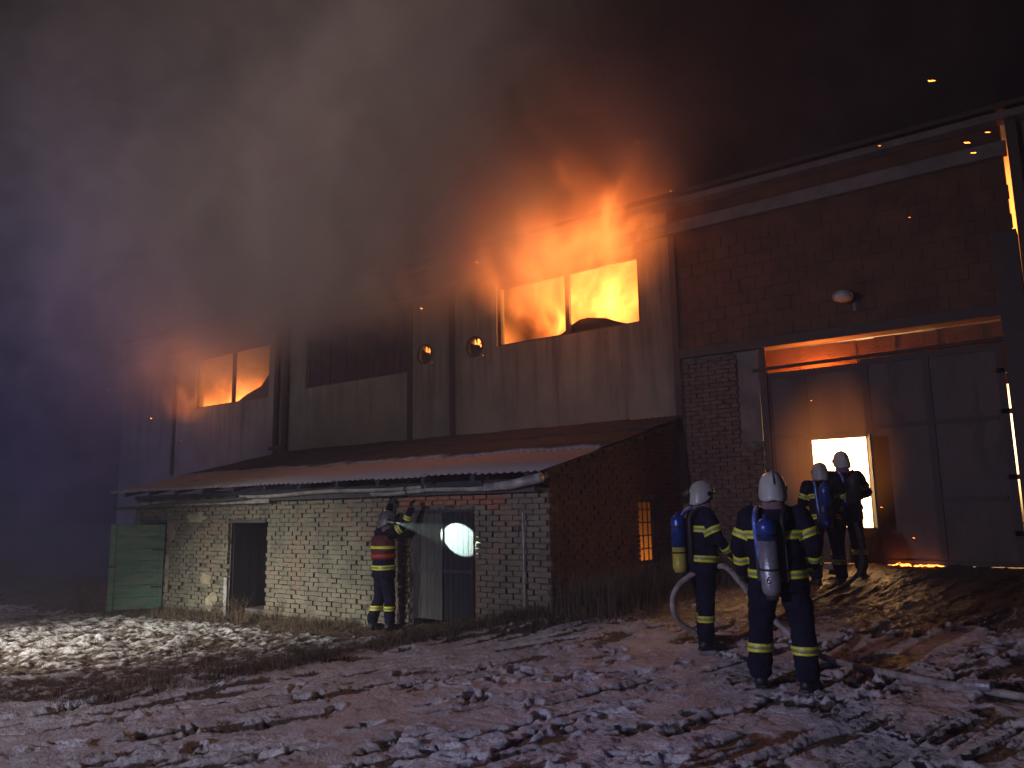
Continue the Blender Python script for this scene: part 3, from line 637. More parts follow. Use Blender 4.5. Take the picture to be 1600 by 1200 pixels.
# doors
def door(name, w, h, t, n, mt, horizontal=False, frame=None):
    d = bpy.data.objects.new(name, None); d.empty_display_size = .1; link(d, shed)
    for k in range(n):
        if horizontal: b = bxm(.085, w, -t+random.uniform(0, .006), 0, h*k/n+.004, h*(k+1)/n-.004)
        else: b = bxm(w*k/n+.003, w*(k+1)/n-.003, -t+random.uniform(0, .006), 0, 0, h-random.uniform(0, .01))
        obj('plank', b, mt, d)
    return d
g = door('door', 1.02, 1.72, .03, 7, M['wood_green'], True); g['label'] = 'green plank door standing open'
g.location = Vector((D1[1]-.02, YA-.02, -.24))-Vector(shed.location); g.rotation_euler = (0, 0, R(180+52))
obj('stile', bxm(.93, 1.035, .002, .028, -.02, 1.74), M['wood_green'], g)
obj('stile', bxm(0, .082, -.03, .0, 0, 1.72), M['wood_green'], g)
for z in (.42, 1.18): obj('hinge', bxm(-.03, .22, .002, .016, z, z+.04), M['rust'], g)
obj('latch', bxm(.90, 1.05, .03, .045, .86, .90), M['rust'], g)
g = door('door', 1.05, 1.66, .03, 6, M['door_dark']); g['label'] = 'dark door folded into the middle doorway'
g.location = Vector((D2[0]+.04, YA+.06, -.17))-Vector(shed.location); g.rotation_euler = (0, 0, R(84))
g = door('door', .60, 1.60, .03, 4, M['wood_grey']); g['label'] = 'left leaf of the double door, worn grey planks'
g.location = Vector((D3[0]+.02, YA+.03, .03))-Vector(shed.location)
obj('rail', bxm(0, .60, -.055, -.032, .70, .76), M['wood_grey'], g)
obj('stile', bxm(.575, .635, -.06, -.032, 0, 1.6), M['wood_grey'], g)
g = door('door', .60, 1.60, .03, 6, M['door_dark']); g['label'] = 'right leaf of the double door, darker planks'
g.location = Vector((D3[0]+.64, YA+.035, .03))-Vector(shed.location)
obj('rail', bxm(0, .60, -.052, -.032, .70, .75), M['wood_dark'], g)
# gable window with bars
fw_ = sp('window', bxm(XC-.16, XC-.10, GW[0], GW[1], GW[2], GW[2]+.05), M['wood_dark'])
obj('frame', bxm(XC-.16, XC-.10, GW[0], GW[0]+.06, GW[2]+.05, GW[3]), M['wood_dark'], fw_)
obj('frame', bxm(XC-.16, XC-.10, GW[1]-.06, GW[1], GW[2]+.05, GW[3]), M['wood_dark'], fw_)
obj('frame', bxm(XC-.16, XC-.10, GW[0]+.06, GW[1]-.06, GW[3]-.05, GW[3]), M['wood_dark'], fw_)
for k in range(1, 5):
    y = GW[0]+(GW[1]-GW[0])*k/5; obj('bar', tubem([(XC-.03, y, GW[2]), (XC-.03, y+random.uniform(-.01, .01), GW[3])], .011, 6), M['rust'], fw_)
for k in range(1, 5):
    z = GW[2]+(GW[3]-GW[2])*(k/5+.04); obj('bar', tubem([(XC-.045, GW[0]-.02, z), (XC-.045, GW[1]+.02, z)], .011, 6), M['rust'], fw_)
sp('inner_wall', bxm(-8.2, -8.1, YA+.3, YM-.05, -.1, 2.1), mat('limewashed_inner_wall', (.55,.48,.40), (.40,.33,.26), .9, scale=4, bump=.3))
lamp('fire_light', 'POINT', (-7.0, 12.9, .55), 40, (1, .28, .03), size=.15)  # lamp added in the shed to make the gable window glow; no flames here
tag(obj('pole', tubem([(-6.64, YA-.07, gz(-6.64, 9.1)-.02), (-6.62, YA-.10, 1.62)], .013, 8), M['white_metal']), 'thin pale pole standing upright against the shed wall near its corner', 'pole')
tag(obj('board', bxm(-13.66, -13.56, YA-.15, YA-.11, -.28, .48), M['white_metal']), 'short pale board leaning upright in the middle doorway of the shed', 'board')

# ------------------------------------------------------------------ hose
hz = lambda x, y, d=.03: gz(x, y)+d
hp = [(.9,6.7,hz(.9,6.7)), (-.1,7.15,hz(-.1,7.15)), (-.66,7.31,hz(-.66,7.31)), (-1.6,7.67,hz(-1.6,7.67)), (-2.28,8.0,hz(-2.28,8.0,.05)), (-2.56,7.95,.40), (-2.93,8.08,.67), (-3.33,8.42,.96), (-3.52,8.50,1.0),
      (-3.78,8.36,.90), (-3.93,8.24,.70), (-3.88,8.22,.42), (-3.68,8.55,.24), (-3.5,9.2,hz(-3.5,9.2)), (-3.45,10.4,hz(-3.45,10.4)), (-3.3,11.4,hz(-3.3,11.4)), (-3.06,11.95,hz(-3.06,11.95)), (-2.93,12.25,.72), (-2.91,12.40,1.05), (-3.0,12.55,1.42)]
o = obj('fire_hose', tubem(smooth_path(hp, 10), .031, 14), M['hose'], smooth=True); tag(o, 'pale fire hose lifted by two firefighters and trailing over the snow', 'hose')
for a_, b_ in (((-3.47,9.45,hz(-3.47,9.45,.035)),(-3.46,9.72,hz(-3.46,9.72,.035))), ((-1.05,7.45,hz(-1.05,7.45,.035)),(-.86,7.38,hz(-.86,7.38,.035)))):
    obj('coupling', tubem([a_, Vector(a_).lerp(Vector(b_), .45), Vector(a_).lerp(Vector(b_), .5), b_], [.045,.045,.052,.046], 12), M['cyl_steel'], o)

# ------------------------------------------------------------------ people
def cap(bm, a, b, ra, rb, seg=14):
    a, b = Vector(a), Vector(b); d = b-a; L_ = d.length
    q = d.to_track_quat('Z', 'Y').to_matrix().to_4x4() if L_ > 1e-6 else Matrix.Identity(4)
    rings = []
    prof = [(-ra*math.cos(t), ra*math.sin(t)) for t in (.35, .8, 1.2, math.pi/2)]+[(L_+rb*math.cos(t), rb*math.sin(t)) for t in (math.pi/2, 1.2, .8, .35)]
    for z, r_ in prof: rings.append([bm.verts.new(Matrix.Translation(a) @ q @ Vector((r_*math.cos(2*math.pi*k/seg), r_*math.sin(2*math.pi*k/seg), z))) for k in range(seg)])
    for i in range(len(rings)-1):
        for k in range(seg): bm.faces.new((rings[i][k], rings[i][(k+1) % seg], rings[i+1][(k+1) % seg], rings[i+1][k]))
    bm.faces.new(rings[0][::-1]); bm.faces.new(rings[-1])
def loft(bm, rings_, seg=24):
    """rings: (centre, rx, ry, yaw) stacked ellipses"""
    rg_ = []
    for c, rx, ry, yw in rings_:
        cy, sy = math.cos(yw), math.sin(yw); rg_.append([])
        for k in range(seg):
            a = 2*math.pi*k/seg; ca, sa = math.cos(a), math.sin(a)
            x = rx*math.copysign(abs(ca)**.8, ca); y = ry*math.copysign(abs(sa)**.8, sa)
            rg_[-1].append(bm.verts.new((c[0]+x*cy-y*sy, c[1]+x*sy+y*cy, c[2])))
    for i in range(len(rg_)-1):
        for k in range(seg): bm.faces.new((rg_[i][k], rg_[i][(k+1) % seg], rg_[i+1][(k+1) % seg], rg_[i+1][k]))
    bm.faces.new(rg_[0][::-1]); bm.faces.new(rg_[-1])
def remesh(bm, vox, sm=4, fold=0, fs=7, seed=0):
    bmesh.ops.recalc_face_normals(bm, faces=bm.faces)
    me = bpy.data.meshes.new('tmp'); bm.to_mesh(me); bm.free(); o = bpy.data.objects.new('tmp', me); COL.objects.link(o)
    md = o.modifiers.new('r', 'REMESH'); md.mode = 'VOXEL'; md.voxel_size = vox; md.use_smooth_shade = True
    s = o.modifiers.new('s', 'SMOOTH'); s.iterations = sm; s.factor = .5
    dg = bpy.context.evaluated_depsgraph_get(); out = bpy.data.meshes.new_from_object(o.evaluated_get(dg), depsgraph=dg)
    bpy.data.objects.remove(o); bpy.data.meshes.remove(me)
    if fold:
        for v in out.vertices:
            p = v.co*fs; 
            n_ = mnoise.noise(Vector((p.x, p.y, p.z*1.9))+Vector((seed, 0, 0)))*.9+mnoise.noise(Vector((p.x*.6, p.y*.6, p.z*4.2))+Vector((0, seed, 3)))*.8+.4*mnoise.noise(p*3)
            v.co += v.normal*(n_*fold)
    for p in out.polygons: p.use_smooth = True
    return out
def shell(me, a, b, off, keep):
    """the slice of a cloth surface between two points along a limb, lifted off it and thickened: a band sewn on"""
    a, b = Vector(a), Vector(b); ax = (b-a).normalized()
    bm = bmesh.new(); bm.from_mesh(me)
    bmesh.ops.bisect_plane(bm, geom=bm.verts[:]+bm.edges[:]+bm.faces[:], plane_co=a, plane_no=ax, clear_inner=True)
    bmesh.ops.bisect_plane(bm, geom=bm.verts[:]+bm.edges[:]+bm.faces[:], plane_co=b, plane_no=ax, clear_outer=True)
    kill = [f for f in bm.faces if not keep(f.calc_center_median())]
    bmesh.ops.delete(bm, geom=kill, context='FACES')
    bm.normal_update()
    for v in bm.verts: v.co += v.normal*off
    r_ = bmesh.ops.extrude_face_region(bm, geom=bm.faces[:], use_keep_orig=True)
    for g_ in r_['geom']:
        if isinstance(g_, bmesh.types.BMVert): g_.co += g_.normal*.003
    bmesh.ops.recalc_face_normals(bm, faces=bm.faces)
    return bm
def limb_keep(a, b, rad):
    a, b = Vector(a), Vector(b); ab = b-a
    def k(p):
        t = max(-.3, min(1.3, (p-a).dot(ab)/ab.length_squared)); return (p-(a+ab*t)).length < rad
    return k
def glove(parent, wrist, direc, palmn, curl, side, mt):
    """palm, four unequal bent fingers and a thumb leaving the palm's side"""
    w = Vector(wrist); d = Vector(direc).normalized(); n = Vector(palmn); n = (n-d*n.dot(d)).normalized(); s = d.cross(n)*side
    bm = bmesh.new()
    cap(bm, w-d*.03, w+d*.02, .036, .038, 12)
    for t in (-.022, 0, .022): cap(bm, w+d*.015+s*t*.8, w+d*.085+s*t*1.2, .019, .018, 10)
    for i, (t, L_) in enumerate(((-.036, .062), (-.012, .075), (.012, .080), (.036, .070))):
        p = w+d*.088+s*t; dd = d; 
        for seg_ in range(3):
            dd = (dd*math.cos(curl)+n*math.sin(curl)).normalized(); q = p+dd*L_*(.44, .32, .24)[seg_]
            cap(bm, p, q, .0115-.001*seg_, .0105-.001*seg_, 8); p = q
            nn = -d*math.sin(curl)*(seg_+1)+n*math.cos(curl)*1; 
    p = w+d*.03+s*.036; dd = (d*.6+s*.75+n*.35).normalized(); q = p+dd*.04; cap(bm, p, q, .015, .013, 8)
    dd = (d*.75+s*.2+n*.6).normalized(); cap(bm, q, q+dd*.034, .0125, .010, 8)
    return obj('glove', remesh(bm, .0065, 2), mt, parent)
def person(label, loc, yaw, J, seed, helmet=True, tank=None, bands=True, vest=False, bulk=1.0):
    root = thing('person', label, 'person', loc, yaw)
    V3 = lambda k: Vector(J[k])
    bm = bmesh.new()
    px, py, pz = J['pelvis']; cx, cy, cz = J['chest']; sy = J.get('syaw', 0); hy = J.get('hyaw', 0); nx_, ny_, nz_ = J['neck']
    def mid(t, dz=0): return (px+(cx-px)*t, py+(cy-py)*t, pz+(cz-pz)*t+dz)
    Bk = bulk
    loft(bm, [((px, py, pz-.17), .15*Bk, .115*Bk, hy), ((px, py, pz-.135), .165*Bk, .125*Bk, hy), ((px, py, pz-.13), .222*Bk, .172*Bk, hy), ((px, py, pz-.07), .215*Bk, .165*Bk, hy), (mid(.0), .205*Bk, .155*Bk, hy), (mid(.08), .215*Bk, .165*Bk, hy), (mid(.35), .20*Bk, .155*Bk, (hy+sy)/2), (mid(.7), .205*Bk, .155*Bk, sy),
              (mid(1.0), .215*Bk, .155*Bk, sy), ((cx+(nx_-cx)*.35, cy+(ny_-cy)*.35, cz+(nz_-cz)*.40), .205*Bk, .14*Bk, sy), ((cx+(nx_-cx)*.7, cy+(ny_-cy)*.7, cz+(nz_-cz)*.74), .14, .11, sy), ((nx_, ny_, nz_), .078, .082, sy), ((nx_, ny_, nz_+.035), .074, .078, sy)])
    for s in 'LR':
        h, k_, a_ = V3('hip'+s), V3('knee'+s), V3('ankle'+s)
        cap(bm, h+Vector((0,0,.02)), k_, .118*Bk, .094*Bk); cap(bm, k_, a_+Vector((0,0,.10)), .092*Bk, .090*Bk); cap(bm, a_+Vector((0,0,.12)), a_+Vector((0,0,.06)), .090*Bk, .090*Bk)
        S_, E_, W_ = V3('shoulder'+s), V3('elbow'+s), V3('wrist'+s)
        cap(bm, (V3('neck')*.35+S_*.65)+Vector((0,0,-.035)), S_, .085, .084); cap(bm, S_, E_, .082*Bk, .068*Bk); cap(bm, E_, W_, .066*Bk, .052*Bk)
    body = remesh(bm, .0155, 4, .0105, 6.5, seed)
    bo = obj('body', body, M['suit'], root)
    if bands:
        def band(a, b, keep, n='reflective_band', w=.07):
            a, b = Vector(a), Vector(b); ax = (b-a).normalized()
            f = obj(n, shell(body, a-ax*w/2, a+ax*w/2, .0045, keep), M['yellow'], root)
            obj('grey_stripe', shell(body, a-ax*.011, a+ax*.011, .0085, keep), M['silver'], f)
        tk = lambda r_: (lambda p: abs((p.x-px)*math.cos(hy)+(p.y-py)*math.sin(hy)) < r_ and abs(p.z-pz) < .8 and (p-Vector((px, py, p.z))).length < .34)
        U = (V3('chest')-V3('pelvis')).normalized()
        band(V3('pelvis')+U*.02, V3('pelvis')+U*.1, tk(.235*Bk))
        band(V3('chest')+U*.03, V3('chest')+U*.1, lambda p: limb_keep(V3('pelvis'), V3('neck'), .225*Bk)(p) and min((p-V3('elbowL')).length, (p-V3('elbowR')).length) > .12)
        for s in 'LR':
            S_, E_, W_ = V3('shoulder'+s), V3('elbow'+s), V3('wrist'+s)
            band(S_+(E_-S_)*.62, E_, limb_keep(S_, E_, .125)); band(E_+(W_-E_)*.50, W_, limb_keep(E_, W_, .10))
            k_, a_ = V3('knee'+s), V3('ankle'+s); band(a_+Vector((0,0,.24)), a_+Vector((0,0,.4)), limb_keep(k_, a_, .15))
    if vest:
        keep = lambda p: limb_keep(V3('pelvis'), V3('neck'), .30)(p) and abs(p.x-px) < .215
        f = obj('vest', shell(body, Vector((px, py, pz+.14)), Vector((px, py, pz+.50)), .012, keep), M['darkvest'], root)
        obj('waist_strap', shell(body, Vector((px, py, pz+.17)), Vector((px, py, pz+.225)), .017, keep), M['redvest'], f)
        for dz in (.30,): obj('reflective_band', shell(body, Vector((px, py, pz+dz)), Vector((px, py, pz+dz+.045)), .017, keep), M['yellow'], f)
    # boots
    for s in 'LR':
        a_ = V3('ankle'+s); fy = J.get('foot'+s, 0); d = Vector((math.sin(fy), math.cos(fy), 0)); z = a_.z-.09
        bm = bmesh.new(); cap(bm, a_+Vector((0,0,.12)), a_+Vector((0,0,-.02)), .072, .062, 12)
        cap(bm, a_+Vector((0,0,-.035))-d*.03, a_+Vector((0,0,-.045))+d*.15, .058, .046, 12); cap(bm, a_+Vector((0,0,-.05))+d*.15, a_+Vector((0,0,-.053))+d*.18, .046, .040, 12)
        b_ = obj('boot', remesh(bm, .011, 2), M['glove'], root)
        bm = bmesh.new(); L2 = d.cross(Vector((0,0,1)))
        P = [(-.085,.03),(-.07,.045),(.0,.042),(.1,.05),(.17,.047),(.205,.035),(.222,0)]; P = P+[(u_, -w_) for u_, w_ in P[::-1] if w_]
        lo = [bm.verts.new(Vector((a_.x, a_.y, z))+d*u_+L2*w_*1.1) for u_, w_ in P]; hi = [bm.verts.new(v.co+Vector((0,0,.028))) for v in lo]
        bm.faces.new(lo); bm.faces.new(hi[::-1])
        for i in range(len(lo)): bm.faces.new((lo[i], hi[i], hi[(i+1) % len(lo)], lo[(i+1) % len(lo)]))
        bmesh.ops.recalc_face_normals(bm, faces=bm.faces); obj('sole', bm, M['glove'], b_)
    for s, sd_ in (('L', -1), ('R', 1)):
        W_, E_ = V3('wrist'+s), V3('elbow'+s); dr = J.get('hand'+s, (W_-E_)); glove(root, W_, dr, J.get('palm'+s, (-sd_, .2, 0)), J.get('curl'+s, .55), sd_, M['glove'])
    # head
    hd = V3('head'); yaw_h = J.get('head_yaw', 0); pit_h = J.get('head_pitch', 0)
    HS = Matrix.Diagonal((.93, .95, .93, 1)); HM = Matrix.Translation(hd) @ Matrix.Rotation(-yaw_h, 4, 'Z') @ Matrix.Rotation(-pit_h, 4, 'X')
    bm = bmesh.new()
    loft(bm, [((0,-.005,-.20), .058, .06, 0), ((0,-.005,-.10), .058, .066, 0), ((0,.01,-.085), .056, .080, 0), ((0,.012,-.045), .068, .092, 0), ((0,.006,0), .075, .098, 0), ((0,0,.045), .075, .098, 0), ((0,-.004,.085), .060, .080, 0), ((0,-.005,.108), .03, .04, 0)], 18)
    cap(bm, (0,.100,.006), (0,.118,-.028), .010, .014, 8); cap(bm, (-.02,.093,-.056), (.02,.093,-.056), .009, .009, 8)
    for sx_ in (-1, 1):
        cap(bm, (sx_*.075,-.005,.018), (sx_*.079,-.008,-.02), .014, .010, 8); cap(bm, (sx_*.031,.084,.012), (sx_*.033,.086,.012), .014, .014, 8)
    hm = remesh(bm, .0065, 2); hm.transform(HM); ho = obj('head', hm, M['skin'], root)
    for sx_ in (-1, 1):
        bm = bmesh.new(); cap(bm, (sx_*.031,.094,.012), (sx_*.032,.094,.012), .009, .009, 8); bmesh.ops.transform(bm, matrix=HM @ HS, verts=bm.verts); obj('eye', bm, M['visor'], ho, smooth=True)
    HMAT = J.get('helmet_mat', M['helmet'])
    if helmet:
        bm = bmesh.new(); rows = []; nu, nv = 30, 12
        for j in range(nv+1):
            ph = math.pi/2*1.0*(1-j/nv)
            row = []
            for i in range(nu):
                a = 2*math.pi*i/nu; c_, s_ = math.cos(a), math.sin(a)
                back = max(0, -s_); front = max(0, s_)
                low = -.045-.075*back-.045*abs(c_)*(1-front)+.055*front
                t = j/nv; zz_ = low+(.140-low)*math.sin(t*math.pi/2)
                rad = math.cos(t*math.pi/2)**.62 if t < 1 else 0.0
                flare = 1+.07*max(0, 1-t*5)*back
                row.append(bm.verts.new((c_*.124*rad*flare, (s_*.150)*rad*flare-.008, zz_)))
            rows.append(row)
        for j in range(nv):
            for i in range(nu):
                f_ = (rows[j][i], rows[j][(i+1) % nu], rows[j+1][(i+1) % nu], rows[j+1][i])
                bm.faces.new(f_)
        bmesh.ops.remove_doubles(bm, verts=bm.verts, dist=.0008)
        r_ = bmesh.ops.solidify(bm, geom=bm.faces[:], thickness=-.006)
        bmesh.ops.transform(bm, matrix=HM @ HS, verts=bm.verts); he = obj('helmet', bm, HMAT, root, smooth=True)
        bm = bmesh.new()
        def rimp(a):
            c_, s_ = math.cos(a), math.sin(a); back = max(0, -s_); front = max(0, s_)
            return (c_*.125*(1+.07*back), s_*.151*(1+.07*back)-.008, -.045-.075*back-.045*abs(c_)*(1-front)+.055*front)
        tube(bm, [rimp(2*math.pi*q/40) for q in range(41)], .0055, 6); bmesh.ops.transform(bm, matrix=HM @ HS, verts=bm.verts); obj('rim', bm, M['strap'], he, smooth=True)
        bm = bmesh.new()        # ridge from brow to nape
        pth = [Vector((0, .150*math.cos(t)-.008, -.002+.145*math.sin(t))) if t < math.pi/2 else Vector((0, .152*math.cos(t)-.008, -.002+.145*math.sin(t)-.0)) for t in [R(18+q*8) for q in range(20)]]
        for i in range(len(pth)-1): pass
        rb = []
        for p_ in pth:
            nrm = Vector((0, p_.y+.008, p_.z-.005)).normalized(); rb.append([bm.verts.new(p_+nrm*.013+Vector((.006,0,0))), bm.verts.new(p_+nrm*.013-Vector((.006,0,0))), bm.verts.new(p_-nrm*.006-Vector((.014,0,0))), bm.verts.new(p_-nrm*.006+Vector((.014,0,0)))])
        for i in range(len(rb)-1):
            for k in range(4): bm.faces.new((rb[i][k], rb[i][(k+1) % 4], rb[i+1][(k+1) % 4], rb[i+1][k]))
        bm.faces.new(rb[0][::-1]); bm.faces.new(rb[-1]); bmesh.ops.recalc_face_normals(bm, faces=bm.faces)
        bmesh.ops.transform(bm, matrix=HM @ HS, verts=bm.verts); obj('ridge', bm, HMAT, he)
        for sx_ in (-1, 1):
            bm = bmesh.new(); tube(bm, [(sx_*.112,.03,-.01), (sx_*.134,.032,-.01)], [.034,.026], 14); bmesh.ops.transform(bm, matrix=HM @ HS, verts=bm.verts); obj('visor_pivot', bm, M['visor'], he)
        bm = bmesh.new(); vr = []
        for j in range(5):
            z = .045-.125*j/4; vr.append([bm.verts.new((.118*math.sin(a)*(1-.03*j), .155*math.cos(a)-.0-.010*j, z)) for a in [R(-62+124*i/12) for i in range(13)]])
        for j in range(4):
            for i in range(12): bm.faces.new((vr[j][i], vr[j][i+1], vr[j+1][i+1], vr[j+1][i]))
        bmesh.ops.solidify(bm, geom=bm.faces[:], thickness=.004)
        bmesh.ops.transform(bm, matrix=HM @ HS, verts=bm.verts); obj('visor', bm, M['visor'], he, smooth=True)
        bm = bmesh.new()
        for j in range(6):
            z = -.065-.028*j; q = [bm.verts.new(((.098-.002*j+.010*j*j*.12)*math.cos(a), (.108+.004*j)*math.sin(a)-.012, z+.03*max(0, math.sin(a))*0)) for a in [R(150+240*i/16) for i in range(17)]]
            if j: 
                for i in range(16): bm.faces.new((pr[i], pr[i+1], q[i+1], q[i]))
            pr = q
        bmesh.ops.solidify(bm, geom=bm.faces[:], thickness=.006)
        bmesh.ops.transform(bm, matrix=HM @ HS, verts=bm.verts); obj('neck_curtain', bm, M['hood'], he, smooth=True)
        if J.get('mask'):
            bm = bmesh.new(); cap(bm, (0,.12,-.055), (0,.155,-.075), .045, .030, 12); bmesh.ops.transform(bm, matrix=HM @ HS, verts=bm.verts); mk = obj('breathing_mask', bm, M['glove'], root, smooth=True)
            bm = bmesh.new(); tube(bm, [HM @ Vector(p) for p in ((.02,.15,-.085), (.08,.14,-.14), (.13,.06,-.20))], .013, 8); obj('air_tube', bm, M['glove'], mk, smooth=True)
    if tank:
        c = V3('chest'); bk = -.155*Bk-.02; tm1, tm2, tilt, split = tank
        T = Matrix.Translation(c) @ Matrix.Rotation(sy, 4, 'Z') @ Matrix.Rotation(tilt, 4, 'X')
        def tp(name, bm_, mt, par, smooth=True):
            bmesh.ops.transform(bm_, matrix=T, verts=bm_.verts); return obj(name, bm_, mt, par, smooth=smooth)
        ba = tp('breathing_set', bxm(-.13, .13, bk-.02, bk, -.34, .16), M['strap'], root, False)
        yk = bk-.105; r_ = .078
        prof = [(-.44,.03),(-.435,.055),(-.40,.074),(-.37,r_),(.13,r_),(.165,.07),(.19,.045),(.20,.022),(.23,.022)] 
        lo = [(z, q) for z, q in prof if z <= split]+[(split, r_)]; hi = [(split, r_)]+[(z, q) for z, q in prof if z > split]
        bm = bmesh.new(); tube(bm, [(0, yk, z) for z, _ in lo], [q for _, q in lo], 20); cyl = tp('air_cylinder', bm, M[tm1], ba)
        bm = bmesh.new(); tube(bm, [(0, yk, z) for z, _ in hi], [q*1.03 for _, q in hi], 20); tp('cylinder_cover', bm, M[tm2], ba)
        bm = bmesh.new(); tube(bm, [(-.05, yk, -.46), (.05, yk, -.46)], .022, 10); tp('valve', bm, M['strap'], ba)
        for z in (-.22, .06):
            bm = bmesh.new(); tube(bm, [(.082*math.cos(R(a)), yk+.082*math.sin(R(a)), z) for a in range(0, 361, 20)], .010, 6); tp('cylinder_strap', bm, M['strap'], ba)
        for sx_ in (-1, 1):
            bm = bmesh.new(); pp = smooth_path([(sx_*.09, bk, -.25), (sx_*.11, bk-.015, .02), (sx_*.115, bk-.005, .18), (sx_*.12, -.05, .265), (sx_*.12, .09, .20), (sx_*.13, .165, .02), (sx_*.15, .13, -.2)], 5)
            tube(bm, pp, .022, 6); tp('shoulder_strap', bm, M['strap'] if sx_ > 0 else M['bluestrap'], ba)
        if J.get('mark'):
            cu = bpy.data.curves.new('t', 'FONT'); cu.body = J['mark']; cu.size = .085; cu.extrude = .001; cu.align_x = 'CENTER'
            to = bpy.data.objects.new('t', cu); COL.objects.link(to); dg = bpy.context.evaluated_depsgraph_get()
            me = bpy.data.meshes.new_from_object(to.evaluated_get(dg), depsgraph=dg); bpy.data.objects.remove(to)
            me.transform(T @ Matrix.Translation((0, yk-.079, -.33)) @ Matrix.Rotation(R(90), 4, 'X')); me.materials.clear(); obj('number', me, M['visor'], cyl)
    return root
def pose(**k):
    J = dict(pelvis=(0,0,.95), chest=(0,-.01,1.26), neck=(0,-.01,1.53), head=(0,.015,1.69),
        hipL=(-.11,0,.90), kneeL=(-.15,.03,.52), ankleL=(-.17,0,.09), hipR=(.11,0,.90), kneeR=(.15,.03,.52), ankleR=(.17,0,.09), footL=-.25, footR=.25,
        shoulderL=(-.215,-.01,1.45), shoulderR=(.215,-.01,1.45), elbowL=(-.31,-.05,1.19), wristL=(-.30,.08,.98), elbowR=(.31,-.05,1.19), wristR=(.28,.10,.98))
    J.update(k); return J
def facing(v): return math.atan2(-v.x, v.y)       # rotation that turns local +Y to direction v
pz = lambda x, y: gz(x, y)-.01
vf = lambda lat, dep: r0*lat+f0*dep
# the man with the steel cylinder, seen from behind
person('nearest firefighter, seen from behind, with white helmet and steel air cylinder', (-2.34, 6.98, gz(-2.34, 6.98)+.0), facing(vf(.52, .9)), pose(
    pelvis=(0,0,.94), hipL=(-.12,0,.88), kneeL=(-.18,.04,.50), ankleL=(-.20,.0,.09), hipR=(.12,0,.88), kneeR=(.17,.02,.50), ankleR=(.19,-.03,.09),
    elbowL=(-.31,-.02,1.19), wristL=(-.32,.10,.97), elbowR=(.31,0,1.20), wristR=(.26,.18,1.02), head_yaw=-.25, mark='6', palmL=(1,.3,0), palmR=(-1,.3,0)), 1.3,
    tank=('cyl_steel', 'cyl_blue', .10, .02), bulk=1.14)
# the man in profile with the yellow cylinder
person('firefighter in profile with a yellow air cylinder on his back, holding the hose', (-3.71, 8.53, gz(-3.71, 8.53)+.0), facing(vf(1, .22)), pose(
    pelvis=(0,0,.95), chest=(0,.02,1.26), neck=(0,.03,1.53), head=(0,.06,1.69), kneeL=(-.13,.07,.52), ankleL=(-.13,.06,.09), kneeR=(.12,-.02,.50), ankleR=(.14,-.06,.09), footL=0, footR=.1,
    shoulderL=(-.20,.02,1.44), shoulderR=(.21,0,1.45), elbowL=(-.26,.15,1.20), wristL=(-.18,.36,1.06), elbowR=(.28,.08,1.19), wristR=(.20,.30,1.0), palmR=(-1,0,-.2), palmL=(1,0,-.2), curlL=.8, curlR=.8, head_pitch=-.05), 4.1,
    tank=('cyl_yellow', 'cyl_blue', .0, -.16), bulk=1.0)
# two men working at the burning hatch
person('firefighter on the right in front of the burning hatch, dark against the flames', (-3.13, 12.58, gz(-3.13, 12.58)), facing(vf(-.05, 1)), pose(
    elbowL=(-.30,.08,1.22), wristL=(-.15,.30,1.15), elbowR=(.36,.02,1.20), wristR=(.22,.26,1.12), head_yaw=.1), 7.2, tank=('strap', 'strap', .05, -.12), bulk=1.12)
person('left firefighter at the burning hatch, half hidden by his colleague', (-3.34, 12.20, gz(-3.34, 12.20)), facing(vf(.25, 1)), pose(
    elbowL=(-.30,.05,1.20), wristL=(-.15,.30,1.18), elbowR=(.30,.12,1.22), wristR=(.16,.36,1.20), chest=(0,.04,1.24), neck=(0,.08,1.50), head=(0,.13,1.65), head_pitch=-.1, mask=True), 9.9, tank=('cyl_blue', 'cyl_blue', -.08, -.12), bulk=1.0)
# the man reaching up at the shed door
pm_ = (-9.10, 8.86)
person('firefighter in a dark red vest reaching up with both arms to the shed lintel', (pm_[0], pm_[1], gz(*pm_)), facing(Vector((.30, 1, 0))), pose(
    pelvis=(0,0,.93), hipL=(-.09,0,.88), kneeL=(-.11,.0,.50), ankleL=(-.14,-.10,.09), hipR=(.10,0,.88), kneeR=(.10,.06,.50), ankleR=(.10,.06,.09), footL=-.1, footR=.1,
    shoulderL=(-.19,.02,1.47), elbowL=(-.24,.14,1.66), wristL=(-.17,.20,1.90), shoulderR=(.20,.03,1.46), elbowR=(.36,.16,1.58), wristR=(.46,.22,1.82), handL=(.0,.1,1), handR=(.1,.1,1), palmL=(0,1,.1), palmR=(0,1,.1), curlL=.35, curlR=.4,
    head=(.05,.04,1.67), head_yaw=.6, helmet_mat=M['greyhelmet']), 2.2, vest=True, bulk=.98)
# his torch throws the round spot on the door
tl = lamp('torch_light', 'SPOT', (-8.62, 8.62, 1.50), 1500, (.78, 1, .86), (-7.96, YA, 1.26), .004, 27, .2)
bm = bmesh.new(); tube(bm, [(0,0,0), (.10,.045,-.02), (.13,.06,-.026)], [.018,.018,.028], 12)
o = obj('torch', bm, M['white_metal'], None, True, loc=(-8.80, 8.60, 1.52)); tag(o, 'small torch of the firefighter reaching up at the shed door', 'torch')

